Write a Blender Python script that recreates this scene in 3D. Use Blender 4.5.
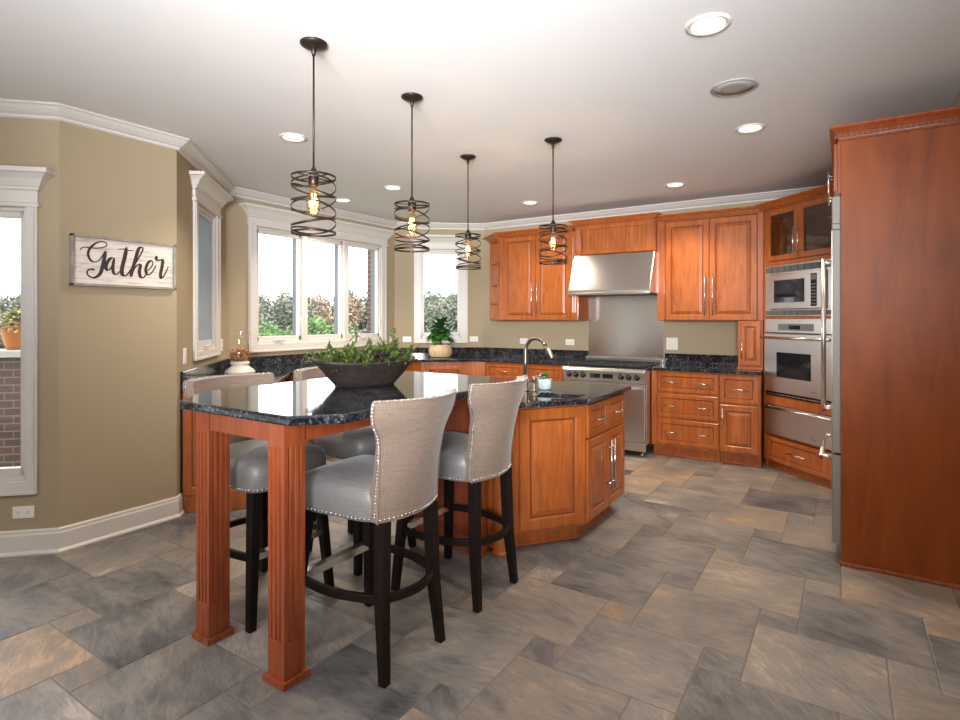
import bpy, bmesh, math, random
from mathutils import Vector, Matrix
random.seed(7)
for o in list(bpy.data.objects):
    bpy.data.objects.remove(o)
SC = bpy.context.scene
COL = SC.collection

# ---------------------------------------------------------------- camera, sky, large lights, exposure
YAW = math.atan2(365, 560)
cd = bpy.data.cameras.new('camera'); cam = bpy.data.objects.new('camera', cd); COL.objects.link(cam)
cam.location = (0, 0, 1.41); cam.rotation_euler = (math.pi / 2, 0, YAW)
cd.sensor_width = 36; cd.lens = 560 / 960 * 36; cd.shift_y = -(360 - 319) / 960; cd.clip_start = .02
SC.camera = cam
SC.view_settings.view_transform = 'Standard'; SC.view_settings.look = 'None'
SC.view_settings.exposure = 0.22; SC.view_settings.gamma = 1.0
W = bpy.data.worlds.new('overcast_sky'); SC.world = W; W.use_nodes = True
bg = W.node_tree.nodes['Background']; bg.inputs[0].default_value = (.93, .965, 1, 1); bg.inputs[1].default_value = 4.3

def area(name, loc, rot, sx, sy, power, col):
    l = bpy.data.lights.new(name, 'AREA'); l.shape = 'RECTANGLE'; l.size = sx; l.size_y = sy; l.energy = power; l.color = col
    o = bpy.data.objects.new(name, l); o.location = loc; o.rotation_euler = rot; COL.objects.link(o); return o
# unseen fill lamps added behind the camera to brighten the room evenly
area('rear_fill', (-1.6, -3.4, 1.3), (math.radians(100), 0, 0), 5.0, 2.3, 16, (1, .965, .93))
area('rear_side_fill', (-4.9, -1.6, 1.2), (math.radians(100), 0, math.radians(-90)), 2.6, 2.2, 12, (.93, .97, 1))
area('bounce_fill', (-1.1, -1.2, 1.1), (math.radians(180), 0, 0), 2.6, 2.0, 62, (.97, .98, 1))  # added fill aimed up, lights the ceiling like a bounced flash
fl = area('forward_fill', (.30, -1.3, 1.75), (0, 0, 0), 1.5, .9, 90, (.97, .98, 1)); fl.data.spread = math.radians(66)  # added fill lamp aimed deep to lift the back of the room
fl.rotation_euler = (Vector((-2.9, 4.6, 2.9)) - Vector((.30, -1.3, 1.75))).to_track_quat('-Z', 'Y').to_euler()
SC.cycles.transparent_max_bounces = 24

# ---------------------------------------------------------------- materials
def newmat(name):
    m = bpy.data.materials.new(name); m.use_nodes = True
    nt = m.node_tree; return m, nt, nt.nodes['Principled BSDF']
def nd(nt, t, **kw):
    n = nt.nodes.new(t)
    for k, v in kw.items(): setattr(n, k, v)
    return n
def lk(nt, a, b): nt.links.new(a, b)
def c4(c): return (c[0], c[1], c[2], 1)
def plain(name, col, rough=.5, metal=0, spec=.5, bump=0, bscale=60, emit=0, var=0):
    m, nt, b = newmat(name)
    b.inputs['Base Color'].default_value = c4(col); b.inputs['Roughness'].default_value = rough
    b.inputs['Metallic'].default_value = metal; b.inputs['Specular IOR Level'].default_value = spec
    if emit:
        b.inputs['Emission Color'].default_value = c4(col); b.inputs['Emission Strength'].default_value = emit
    if bump or var:
        tc = nd(nt, 'ShaderNodeTexCoord'); no = nd(nt, 'ShaderNodeTexNoise'); no.inputs['Scale'].default_value = bscale; no.inputs['Detail'].default_value = 4
        lk(nt, tc.outputs['Object'], no.inputs['Vector'])
        if bump:
            bp = nd(nt, 'ShaderNodeBump'); bp.inputs['Strength'].default_value = bump; bp.inputs['Distance'].default_value = .004
            lk(nt, no.outputs['Fac'], bp.inputs['Height']); lk(nt, bp.outputs[0], b.inputs['Normal'])
        if var:
            r = nd(nt, 'ShaderNodeValToRGB'); r.color_ramp.elements[0].position = .3; r.color_ramp.elements[1].position = .7
            r.color_ramp.elements[0].color = c4([v * (1 - var) for v in col]); r.color_ramp.elements[1].color = c4([min(1, v * (1 + var)) for v in col])
            lk(nt, no.outputs['Fac'], r.inputs[0]); lk(nt, r.outputs[0], b.inputs['Base Color'])
    return m
def wood(name, dark, light, rough=.28, scale=(16, 16, 1.6), coat=.14, blot=.35):
    m, nt, b = newmat(name)
    tc = nd(nt, 'ShaderNodeTexCoord'); mp = nd(nt, 'ShaderNodeMapping'); mp.inputs['Scale'].default_value = scale
    lk(nt, tc.outputs['Object'], mp.inputs[0])
    n1 = nd(nt, 'ShaderNodeTexNoise'); n1.inputs['Scale'].default_value = 1.6; n1.inputs['Detail'].default_value = 8; n1.inputs['Distortion'].default_value = 1.4
    lk(nt, mp.outputs[0], n1.inputs['Vector'])
    n2 = nd(nt, 'ShaderNodeTexNoise'); n2.inputs['Scale'].default_value = 3.2; n2.inputs['Detail'].default_value = 3
    lk(nt, tc.outputs['Object'], n2.inputs['Vector'])
    mx = nd(nt, 'ShaderNodeMath', operation='MULTIPLY_ADD'); mx.inputs[1].default_value = blot
    lk(nt, n2.outputs['Fac'], mx.inputs[0]); lk(nt, n1.outputs['Fac'], mx.inputs[2])
    r = nd(nt, 'ShaderNodeValToRGB'); e = r.color_ramp.elements
    e[0].position = .42; e[0].color = c4(dark); e[1].position = .92; e[1].color = c4(light)
    lk(nt, mx.outputs[0], r.inputs[0]); lk(nt, r.outputs[0], b.inputs['Base Color'])
    b.inputs['Roughness'].default_value = rough; b.inputs['Coat Weight'].default_value = coat; b.inputs['Coat Roughness'].default_value = .28
    return m
M = {}
M['cherry'] = wood('cherry_wood', (.265, .060, .012), (.49, .14, .03))
M['panel'] = wood('shaded_cherry_veneer', (.172, .034, .0045), (.295, .068, .009), .42, (5, 5, .8), .0, .5)  # same cherry, colour darkened for the weaker light on the end panel
M['panel'].node_tree.nodes['Principled BSDF'].inputs['Specular IOR Level'].default_value = .25
M['cherry_box'] = wood('cherry_carcass', (.24, .054, .011), (.43, .122, .027), .6, coat=0)
M['cherry_box'].node_tree.nodes['Principled BSDF'].inputs['Specular IOR Level'].default_value = .12
M['leg_wood'] = wood('cherry_legs', (.22, .045, .015), (.36, .085, .028), .25)
M['glaze_and_shade'] = plain('dark_glaze_and_shade', (.10, .022, .006), .4)  # glaze in the panel grooves, also painted shade behind the dentils
M['floor_grout'] = plain('grout', (.19, .165, .135), .9)
M['wall'] = plain('khaki_paint', (.385, .315, .212), .75, spec=.2)
M['ceil'] = plain('ceiling_paint', (.74, .735, .74), .85, spec=.15)
M['trim'] = plain('white_trim', (.66, .63, .595), .35)
M['steel'] = None
def steel(name, col, rough, stretch):
    m, nt, b = newmat(name)
    b.inputs['Metallic'].default_value = 1; b.inputs['Base Color'].default_value = c4(col)
    tc = nd(nt, 'ShaderNodeTexCoord'); mp = nd(nt, 'ShaderNodeMapping'); mp.inputs['Scale'].default_value = stretch
    lk(nt, tc.outputs['Object'], mp.inputs[0])
    n = nd(nt, 'ShaderNodeTexNoise'); n.inputs['Scale'].default_value = 6; n.inputs['Detail'].default_value = 5; lk(nt, mp.outputs[0], n.inputs['Vector'])
    mr = nd(nt, 'ShaderNodeMapRange'); mr.inputs['To Min'].default_value = rough - .008; mr.inputs['To Max'].default_value = rough + .008
    lk(nt, n.outputs['Fac'], mr.inputs['Value']); lk(nt, mr.outputs[0], b.inputs['Roughness'])
    return m
M['steel'] = steel('brushed_steel', (.58, .575, .56), .30, (1, 1, 60))
M['steel_v'] = steel('brushed_steel_sheet', (.70, .695, .68), .33, (30, 30, .6))
M['steel_hood'] = steel('polished_hood_steel', (.62, .615, .60), .24, (1, 1, 60))
M['fridge_reflection_grey'] = plain('painted_reflection_grey', (.26, .24, .215), .45)  # flat grey imitates stainless door sides reflecting a dim room
M['steel_splash'] = steel('backsplash_steel', (.72, .715, .70), .2, (30, 30, .6))
M['nickel'] = plain('satin_nickel', (.72, .70, .66), .25, 1)
M['faucet'] = plain('brushed_faucet_nickel', (.36, .325, .285), .3, 1)
M['chrome'] = plain('chrome_plate', (.80, .79, .77), .16, 1)
M['black'] = plain('black_enamel', (.012, .012, .013), .25)
M['blackglass'] = plain('dark_oven_glass', (.012, .012, .016), .05)
M['iron'] = plain('cast_iron', (.016, .016, .017), .6)
M['espresso'] = plain('espresso_wood', (.010, .006, .005), .48, 0, .2, var=.3, bscale=20)
M['bronze'] = plain('oil_rubbed_bronze', (.035, .024, .018), .42, .7)
M['white_plastic'] = plain('white_plastic', (.80, .78, .73), .35)
M['slot'] = plain('slot_dark', (.05, .045, .04), .6)
M['paper'] = plain('display_grey', (.16, .165, .17), .2)
M['ventgrey'] = plain('vent_grey', (.10, .105, .11), .5)
M['red'] = plain('red_medallion', (.35, .01, .02), .3)
M['cap_stone'] = plain('cap_stone', (.42, .40, .37), .8, bump=.4)
M['signboard'] = None
M['ink'] = plain('sign_lettering', (.028, .018, .018), .6)
M['signframe'] = plain('weathered_grey_wood', (.30, .265, .235), .7, var=.25, bscale=14)
M['bowl'] = plain('dark_carved_wood', (.020, .014, .012), .55, bump=.8, bscale=38, var=.35)
M['ceramic'] = plain('cream_ceramic', (.66, .61, .53), .25, var=.1, bscale=9)
M['bluepot'] = plain('pale_blue_glaze', (.55, .70, .72), .2)
M['basket'] = plain('woven_rattan', (.60, .46, .27), .65, bump=.8, bscale=70, var=.3)
M['soil'] = plain('soil', (.03, .02, .012), .9)
M['leaf'] = plain('green_leaf', (.05, .18, .032), .35, var=.35, bscale=9)
M['herb'] = plain('herb_green', (.085, .125, .025), .5, var=.45, bscale=14)
M['kale'] = plain('purple_kale', (.045, .018, .045), .5, var=.4, bscale=25)
M['stem'] = plain('stem_brown', (.07, .05, .025), .7)
M['chips'] = plain('dried_petal', (.36, .17, .07), .6, var=.8, bscale=45)
M['hedge'] = plain('hedge_foliage', (.22, .23, .18), .8, var=.4, bscale=1.5)
M['hedge_green'] = plain('bright_foliage', (.15, .25, .09), .8, var=.4, bscale=1.5)
M['hedge_rust'] = plain('rust_foliage', (.36, .27, .19), .8, var=.35, bscale=1.5)
M['twig'] = plain('bare_twigs', (.24, .22, .20), .8)
M['burgundy'] = plain('burgundy_foliage', (.17, .07, .075), .6, var=.5, bscale=6)
M['flower'] = plain('yellow_flower', (.55, .40, .07), .6)
M['terracotta'] = plain('orange_terracotta', (.50, .16, .03), .5)
M['grass'] = plain('lawn', (.12, .19, .07), .9, var=.4, bscale=.5)
M['extframe'] = plain('exterior_cladding', (.12, .135, .145), .5)
M['screen'] = None
def fabric(name, col, rough, spec, sheen, b=.25):
    m, nt, p = newmat(name)
    p.inputs['Roughness'].default_value = rough; p.inputs['Specular IOR Level'].default_value = spec
    p.inputs['Sheen Weight'].default_value = sheen; p.inputs['Sheen Roughness'].default_value = .4
    tc = nd(nt, 'ShaderNodeTexCoord')
    cs = []
    for sc in ((14, 14, 260), (260, 260, 14)):
        mp = nd(nt, 'ShaderNodeMapping'); mp.inputs['Scale'].default_value = sc; lk(nt, tc.outputs['Object'], mp.inputs[0])
        n = nd(nt, 'ShaderNodeTexNoise'); n.inputs['Scale'].default_value = 1; n.inputs['Detail'].default_value = 3; lk(nt, mp.outputs[0], n.inputs['Vector']); cs.append(n)
    ad = nd(nt, 'ShaderNodeMath', operation='ADD'); lk(nt, cs[0].outputs['Fac'], ad.inputs[0]); lk(nt, cs[1].outputs['Fac'], ad.inputs[1])
    r = nd(nt, 'ShaderNodeValToRGB'); r.color_ramp.elements[0].position = .75 / 2; r.color_ramp.elements[1].position = .62
    hf = nd(nt, 'ShaderNodeMath', operation='MULTIPLY'); hf.inputs[1].default_value = .5; lk(nt, ad.outputs[0], hf.inputs[0]); lk(nt, hf.outputs[0], r.inputs[0])
    r.color_ramp.elements[0].color = c4([v * .80 for v in col]); r.color_ramp.elements[1].color = c4([min(1, v * 1.12) for v in col])
    lk(nt, r.outputs[0], p.inputs['Base Color'])
    bp = nd(nt, 'ShaderNodeBump'); bp.inputs['Strength'].default_value = b; bp.inputs['Distance'].default_value = .001
    lk(nt, hf.outputs[0], bp.inputs['Height']); lk(nt, bp.outputs[0], p.inputs['Normal'])
    return m
M['linen'] = fabric('oatmeal_linen', (.225, .166, .130), .75, .2, .3)
M['seat'] = fabric('taupe_seat_fabric', (.185, .177, .177), .44, .6, .2, .12)
def granite():
    m, nt, b = newmat('black_granite')
    tc = nd(nt, 'ShaderNodeTexCoord')
    n1 = nd(nt, 'ShaderNodeTexNoise'); n1.inputs['Scale'].default_value = 75; n1.inputs['Detail'].default_value = 6; n1.inputs['Roughness'].default_value = .75
    n2 = nd(nt, 'ShaderNodeTexNoise'); n2.inputs['Scale'].default_value = 11; n2.inputs['Detail'].default_value = 4
    for n in (n1, n2): lk(nt, tc.outputs['Object'], n.inputs['Vector'])
    r = nd(nt, 'ShaderNodeValToRGB'); e = r.color_ramp.elements
    e[0].position = .45; e[0].color = (.006, .007, .009, 1); e[1].position = .68; e[1].color = (.19, .21, .23, 1)
    k = e.new(.54); k.color = (.022, .026, .034, 1)
    mm = nd(nt, 'ShaderNodeMath', operation='MULTIPLY_ADD'); mm.inputs[1].default_value = .3; lk(nt, n2.outputs['Fac'], mm.inputs[0]); lk(nt, n1.outputs['Fac'], mm.inputs[2])
    sb = nd(nt, 'ShaderNodeMath', operation='SUBTRACT'); sb.inputs[1].default_value = .15; lk(nt, mm.outputs[0], sb.inputs[0])
    lk(nt, sb.outputs[0], r.inputs[0]); lk(nt, r.outputs[0], b.inputs['Base Color'])
    b.inputs['Roughness'].default_value = .06; b.inputs['IOR'].default_value = 1.6
    return m
M['granite'] = granite()
def slate():
    m, nt, b = newmat('slate_tile')
    at = nd(nt, 'ShaderNodeAttribute', attribute_name='tile'); sp = nd(nt, 'ShaderNodeSeparateColor'); lk(nt, at.outputs['Color'], sp.inputs[0])
    tc = nd(nt, 'ShaderNodeTexCoord')
    ang = nd(nt, 'ShaderNodeMath', operation='MULTIPLY_ADD'); ang.inputs[1].default_value = 1.2; ang.inputs[2].default_value = -.2; lk(nt, sp.outputs['Green'], ang.inputs[0])
    rot = nd(nt, 'ShaderNodeVectorRotate', rotation_type='Z_AXIS'); lk(nt, tc.outputs['Object'], rot.inputs['Vector']); lk(nt, ang.outputs[0], rot.inputs['Angle'])
    cb = nd(nt, 'ShaderNodeCombineXYZ')
    for q in range(3):
        mm = nd(nt, 'ShaderNodeMath', operation='MULTIPLY'); mm.inputs[1].default_value = 37 + 11 * q; lk(nt, sp.outputs[('Red', 'Blue', 'Green')[q]], mm.inputs[0]); lk(nt, mm.outputs[0], cb.inputs[q])
    ad = nd(nt, 'ShaderNodeVectorMath', operation='ADD'); lk(nt, rot.outputs[0], ad.inputs[0]); lk(nt, cb.outputs[0], ad.inputs[1])
    mp = nd(nt, 'ShaderNodeMapping'); mp.inputs['Scale'].default_value = (4.0, 11, 1); lk(nt, ad.outputs[0], mp.inputs[0])
    n1 = nd(nt, 'ShaderNodeTexNoise'); n1.inputs['Scale'].default_value = 1.6; n1.inputs['Detail'].default_value = 9; n1.inputs['Roughness'].default_value = .72; n1.inputs['Distortion'].default_value = .6
    lk(nt, mp.outputs[0], n1.inputs['Vector'])
    mp3 = nd(nt, 'ShaderNodeMapping'); mp3.inputs['Scale'].default_value = (14, 60, 1); lk(nt, ad.outputs[0], mp3.inputs[0])
    n3 = nd(nt, 'ShaderNodeTexNoise'); n3.inputs['Scale'].default_value = 1.4; n3.inputs['Detail'].default_value = 5; n3.inputs['Roughness'].default_value = .7; lk(nt, mp3.outputs[0], n3.inputs['Vector'])
    n2 = nd(nt, 'ShaderNodeTexNoise'); n2.inputs['Scale'].default_value = 3.0; n2.inputs['Detail'].default_value = 3; lk(nt, ad.outputs[0], n2.inputs['Vector'])
    f = nd(nt, 'ShaderNodeMath', operation='MULTIPLY_ADD'); f.inputs[1].default_value = .9; lk(nt, n2.outputs['Fac'], f.inputs[0]); lk(nt, n1.outputs['Fac'], f.inputs[2])
    f2 = nd(nt, 'ShaderNodeMath', operation='MULTIPLY_ADD'); f2.inputs[1].default_value = .34; f2.inputs[2].default_value = -.81; lk(nt, sp.outputs['Red'], f2.inputs[0])
    f4 = nd(nt, 'ShaderNodeMath', operation='MULTIPLY_ADD'); f4.inputs[1].default_value = .42; lk(nt, n3.outputs['Fac'], f4.inputs[0]); lk(nt, f.outputs[0], f4.inputs[2])
    f3 = nd(nt, 'ShaderNodeMath', operation='ADD'); lk(nt, f4.outputs[0], f3.inputs[0]); lk(nt, f2.outputs[0], f3.inputs[1])
    r = nd(nt, 'ShaderNodeValToRGB'); e = r.color_ramp.elements
    e[0].position = .10; e[0].color = (.042, .041, .044, 1); e[1].position = .90; e[1].color = (.38, .265, .18, 1)
    k = e.new(.34); k.color = (.104, .104, .110, 1)
    k = e.new(.52); k.color = (.17, .152, .138, 1)
    k = e.new(.70); k.color = (.235, .18, .137, 1)
    lk(nt, f3.outputs[0], r.inputs[0])
    hs = nd(nt, 'ShaderNodeHueSaturation'); sm = nd(nt, 'ShaderNodeMapRange'); sm.inputs['To Min'].default_value = .35; sm.inputs['To Max'].default_value = 1.15
    lk(nt, sp.outputs['Blue'], sm.inputs['Value']); lk(nt, sm.outputs[0], hs.inputs['Saturation']); hs.inputs['Value'].default_value = 1.22; lk(nt, r.outputs[0], hs.inputs['Color']); lk(nt, hs.outputs[0], b.inputs['Base Color'])
    mr = nd(nt, 'ShaderNodeMapRange'); mr.inputs['To Min'].default_value = .30; mr.inputs['To Max'].default_value = .52
    lk(nt, n1.outputs['Fac'], mr.inputs['Value']); lk(nt, mr.outputs[0], b.inputs['Roughness'])
    bp = nd(nt, 'ShaderNodeBump'); bp.inputs['Strength'].default_value = .9; bp.inputs['Distance'].default_value = .006
    lk(nt, f4.outputs[0], bp.inputs['Height']); lk(nt, bp.outputs[0], b.inputs['Normal'])
    return m
M['slate'] = slate()
def brick():
    m, nt, b = newmat('dark_brick')
    tc = nd(nt, 'ShaderNodeTexCoord'); sx = nd(nt, 'ShaderNodeSeparateXYZ'); lk(nt, tc.outputs['Object'], sx.inputs[0])
    ad = nd(nt, 'ShaderNodeMath', operation='ADD'); lk(nt, sx.outputs[0], ad.inputs[0]); lk(nt, sx.outputs[1], ad.inputs[1])
    cb = nd(nt, 'ShaderNodeCombineXYZ'); lk(nt, ad.outputs[0], cb.inputs[0]); lk(nt, sx.outputs[2], cb.inputs[1])
    t = nd(nt, 'ShaderNodeTexBrick'); t.inputs['Scale'].default_value = 1; t.inputs['Brick Width'].default_value = .21; t.inputs['Row Height'].default_value = .072; t.inputs['Mortar Size'].default_value = .006
    t.inputs['Color1'].default_value = (.115, .048, .038, 1); t.inputs['Color2'].default_value = (.07, .036, .032, 1); t.inputs['Mortar'].default_value = (.17, .155, .14, 1)
    lk(nt, cb.outputs[0], t.inputs['Vector']); lk(nt, t.outputs['Color'], b.inputs['Base Color']); b.inputs['Roughness'].default_value = .85
    return m
M['brick'] = brick()
def clear(name, rough=.0, tint=(1, 1, 1), ior=1.5, body=0, bodycol=(.5, .5, .5)):
    m, nt, b = newmat(name); out = nt.nodes['Material Output']; nt.nodes.remove(b)
    tr = nd(nt, 'ShaderNodeBsdfTransparent'); tr.inputs[0].default_value = c4(tint)
    gl = nd(nt, 'ShaderNodeBsdfGlossy'); gl.inputs['Roughness'].default_value = rough
    lw = nd(nt, 'ShaderNodeLayerWeight'); lw.inputs[0].default_value = .5; f0 = ((ior - 1) / (ior + 1)) ** 2
    pw_ = nd(nt, 'ShaderNodeMath', operation='POWER'); pw_.inputs[1].default_value = 5; lk(nt, lw.outputs['Facing'], pw_.inputs[0])
    fr = nd(nt, 'ShaderNodeMath', operation='MULTIPLY_ADD'); fr.inputs[1].default_value = 1 - f0; fr.inputs[2].default_value = f0; lk(nt, pw_.outputs[0], fr.inputs[0])
    mx = nd(nt, 'ShaderNodeMixShader'); lk(nt, fr.outputs[0], mx.inputs[0]); lk(nt, tr.outputs[0], mx.inputs[1]); lk(nt, gl.outputs[0], mx.inputs[2])
    last = mx
    if body:
        df = nd(nt, 'ShaderNodeBsdfDiffuse'); df.inputs[0].default_value = c4(bodycol)
        m2 = nd(nt, 'ShaderNodeMixShader'); m2.inputs[0].default_value = body; lk(nt, mx.outputs[0], m2.inputs[1]); lk(nt, df.outputs[0], m2.inputs[2]); last = m2
    lk(nt, last.outputs[0], out.inputs[0]); return m
M['glass'] = clear('window_glass')
M['cabglass'] = clear('cabinet_glass', tint=(.75, .75, .75), ior=1.75)
def mesh_screen():
    m, nt, b = newmat('insect_screen_mesh'); out = nt.nodes['Material Output']; nt.nodes.remove(b)
    tr = nd(nt, 'ShaderNodeBsdfTransparent'); df = nd(nt, 'ShaderNodeBsdfDiffuse'); tl = nd(nt, 'ShaderNodeBsdfTranslucent')
    df.inputs[0].default_value = (.40, .43, .46, 1); tl.inputs[0].default_value = (.40, .43, .46, 1)
    a = nd(nt, 'ShaderNodeMixShader'); a.inputs[0].default_value = .5; lk(nt, df.outputs[0], a.inputs[1]); lk(nt, tl.outputs[0], a.inputs[2])
    m2 = nd(nt, 'ShaderNodeMixShader'); m2.inputs[0].default_value = .8; lk(nt, tr.outputs[0], m2.inputs[1]); lk(nt, a.outputs[0], m2.inputs[2]); lk(nt, m2.outputs[0], out.inputs[0]); return m
M['screen'] = mesh_screen()
M['bulb'] = clear('amber_bulb_glass', tint=(1, .86, .62))
def board():
    m, nt, b = newmat('whitewashed_boards')
    tc = nd(nt, 'ShaderNodeTexCoord'); mp = nd(nt, 'ShaderNodeMapping'); mp.inputs['Scale'].default_value = (3, 3, 42); lk(nt, tc.outputs['Object'], mp.inputs[0])
    n = nd(nt, 'ShaderNodeTexNoise'); n.inputs['Scale'].default_value = 1.3; n.inputs['Detail'].default_value = 8; n.inputs['Roughness'].default_value = .7; lk(nt, mp.outputs[0], n.inputs['Vector'])
    r = nd(nt, 'ShaderNodeValToRGB'); e = r.color_ramp.elements; e[0].position = .30; e[0].color = (.34, .28, .25, 1); e[1].position = .50; e[1].color = (.72, .66, .61, 1)
    lk(nt, n.outputs['Fac'], r.inputs[0]); lk(nt, r.outputs[0], b.inputs['Base Color']); b.inputs['Roughness'].default_value = .7
    return m
M['signboard'] = board()
M['lens'] = plain('lit_lens', (1, .94, .84), .5, emit=1.6)
M['filament'] = plain('glowing_filament', (1, .60, .25), .5, emit=12)
M['speaker'] = plain('speaker_grille', (.36, .345, .335), .7, bump=.5, bscale=300)

# ---------------------------------------------------------------- mesh helpers
class MB:
    def __init__(s): s.v = []; s.f = []; s.sm = []; s.gl = set()
    def add(s, vs, fs, smooth=False, mat=None):
        o = len(s.v)
        for p in vs:
            p = Vector(p)
            if mat is not None: p = mat @ p
            s.v.append(p)
        for f in fs: s.f.append([i + o for i in f]); s.sm.append(smooth)
        return s
    def box(s, x0, x1, y0, y1, z0, z1, mat=None):
        vs = [(x, y, z) for z in (z0, z1) for y in (y0, y1) for x in (x0, x1)]
        return s.add(vs, [(0, 2, 3, 1), (4, 5, 7, 6), (0, 1, 5, 4), (2, 6, 7, 3), (0, 4, 6, 2), (1, 3, 7, 5)], mat=mat)
    def prism(s, poly, z0, z1, mat=None, smooth=False):
        n = len(poly); vs = [(p[0], p[1], z0) for p in poly] + [(p[0], p[1], z1) for p in poly]
        s.add(vs, [tuple(range(n))[::-1], tuple(range(n, 2 * n))], mat=mat)
        o = len(s.v) - 2 * n
        for i in range(n):
            j = (i + 1) % n; s.f.append([o + i, o + j, o + n + j, o + n + i]); s.sm.append(smooth)
        return s
    def lathe(s, prof, n=24, mat=None, cap=True):
        vs = []; fs = []
        for r, z in prof:
            for k in range(n):
                a = 2 * math.pi * k / n; vs.append((r * math.cos(a), r * math.sin(a), z))
        for i in range(len(prof) - 1):
            for k in range(n):
                j = (k + 1) % n; fs.append((i * n + k, i * n + j, (i + 1) * n + j, (i + 1) * n + k))
        s.add(vs, fs, True, mat)
        if cap:
            o = len(s.v) - len(vs); L = (len(prof) - 1) * n
            if prof[0][0] > 1e-6: s.f.append([o + k for k in range(n)][::-1]); s.sm.append(False)
            if prof[-1][0] > 1e-6: s.f.append([o + L + k for k in range(n)]); s.sm.append(False)
        return s
    def tube(s, pts, r, n=8, closed=False, flat=None, mat=None):
        pts = [Vector(p) for p in pts]; m = len(pts); rings = []
        prev = None
        for i, p in enumerate(pts):
            a = pts[i - 1] if (i or closed) else p; b = pts[(i + 1) % m] if (i < m - 1 or closed) else p
            t = (b - a)
            t = t.normalized() if t.length > 1e-9 else Vector((0, 0, 1))
            up = Vector((0, 0, 1)) if abs(t.z) < .95 else Vector((1, 0, 0))
            if prev is not None and not flat:
                u = (prev - t * prev.dot(t))
                u = u.normalized() if u.length > 1e-6 else t.cross(up).normalized()
            else: u = t.cross(up).normalized()
            prev = u; w = t.cross(u).normalized()
            rr = r[i] if isinstance(r, (list, tuple)) else r
            ra, rb = (flat if flat else (rr, rr))
            rings.append([p + u * (ra * math.cos(2 * math.pi * k / n)) + w * (rb * math.sin(2 * math.pi * k / n)) for k in range(n)])
        vs = [q for R in rings for q in R]; fs = []
        for i in range(m if closed else m - 1):
            for k in range(n):
                j = (k + 1) % n; i2 = (i + 1) % m; fs.append((i * n + k, i * n + j, i2 * n + j, i2 * n + k))
        if not closed: fs += [tuple(range(n))[::-1], tuple(range((m - 1) * n, m * n))]
        return s.add(vs, fs, n > 4, mat)
    def bar(s, a, b, w0, w1=None, mat=None, d=None):
        """square bar from a to b, half widths w0 at a, w1 at b, axis aligned section"""
        w1 = w0 if w1 is None else w1; vs = []
        for p, w in ((a, w0), (b, w1)):
            dd = w if d is None else d
            vs += [(p[0] - w, p[1] - dd, p[2]), (p[0] + w, p[1] - dd, p[2]), (p[0] + w, p[1] + dd, p[2]), (p[0] - w, p[1] + dd, p[2])]
        return s.add(vs, [(3, 2, 1, 0), (4, 5, 6, 7), (0, 1, 5, 4), (1, 2, 6, 5), (2, 3, 7, 6), (3, 0, 4, 7)], mat=mat)
    def ball(s, c, r, n=8, m=5, sq=(1, 1, 1), mat=None):
        vs = [(c[0], c[1], c[2] + r * sq[2])]; fs = []
        for i in range(1, m):
            a = math.pi * i / m
            for k in range(n):
                b = 2 * math.pi * k / n; vs.append((c[0] + r * sq[0] * math.sin(a) * math.cos(b), c[1] + r * sq[1] * math.sin(a) * math.sin(b), c[2] + r * sq[2] * math.cos(a)))
        vs.append((c[0], c[1], c[2] - r * sq[2])); L = len(vs) - 1
        for k in range(n):
            j = (k + 1) % n; fs.append((0, 1 + k, 1 + j)); fs.append((L, L - n + j, L - n + k))
            for i in range(m - 2): fs.append((1 + i * n + k, 1 + (i + 1) * n + k, 1 + (i + 1) * n + j, 1 + i * n + j))
        return s.add(vs, fs, True, mat)
    def panel(s, x0, x1, z0, z1, y, t, loops=None):
        """a raised panel door or drawer front: front face at y, thickness t; loops of (inset, depth)"""
        w = min(x1 - x0, z1 - z0)
        if loops is None: loops = RAISED if w > .30 else (SLIM if w > .15 else SHALLOW)
        sq = [(0, t), (0, .004), (.004, 0)] + list(loops); vs = []; fs = []
        for ins, d in sq:
            vs += [(x0 + ins, y + d, z0 + ins), (x1 - ins, y + d, z0 + ins), (x1 - ins, y + d, z1 - ins), (x0 + ins, y + d, z1 - ins)]
        for i in range(len(sq) - 1):
            for k in range(4):
                j = (k + 1) % 4; fs.append((4 * i + k, 4 * i + j, 4 * i + 4 + j, 4 * i + 4 + k))
        base = len(s.f)
        for i in range(len(sq) - 1):
            if sq[i][1] >= .0055 and sq[i + 1][1] >= .0055 and i > 1: s.gl |= {base + 4 * i + k for k in range(4)}
        L = 4 * (len(sq) - 1); fs += [(L, L + 1, L + 2, L + 3), (3, 2, 1, 0)]
        return s.add(vs, fs)
    def crown(s, x0, x1, yf, prof, yb):
        """moulding with mitred returns around a box front at yf; prof = (outset, z)"""
        vs = []; fs = []
        for d, z in prof: vs += [(x0 - d, yb, z), (x0 - d, yf - d, z), (x1 + d, yf - d, z), (x1 + d, yb, z)]
        for i in range(len(prof) - 1):
            for k in range(3): fs.append((4 * i + k, 4 * i + k + 1, 4 * i + 5 + k, 4 * i + 4 + k))
            fs.append((4 * i + 3, 4 * i, 4 * i + 4, 4 * i + 7))
        L = 4 * (len(prof) - 1); fs += [(0, 3, 2, 1), (L, L + 1, L + 2, L + 3)]
        return s.add(vs, fs)
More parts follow.
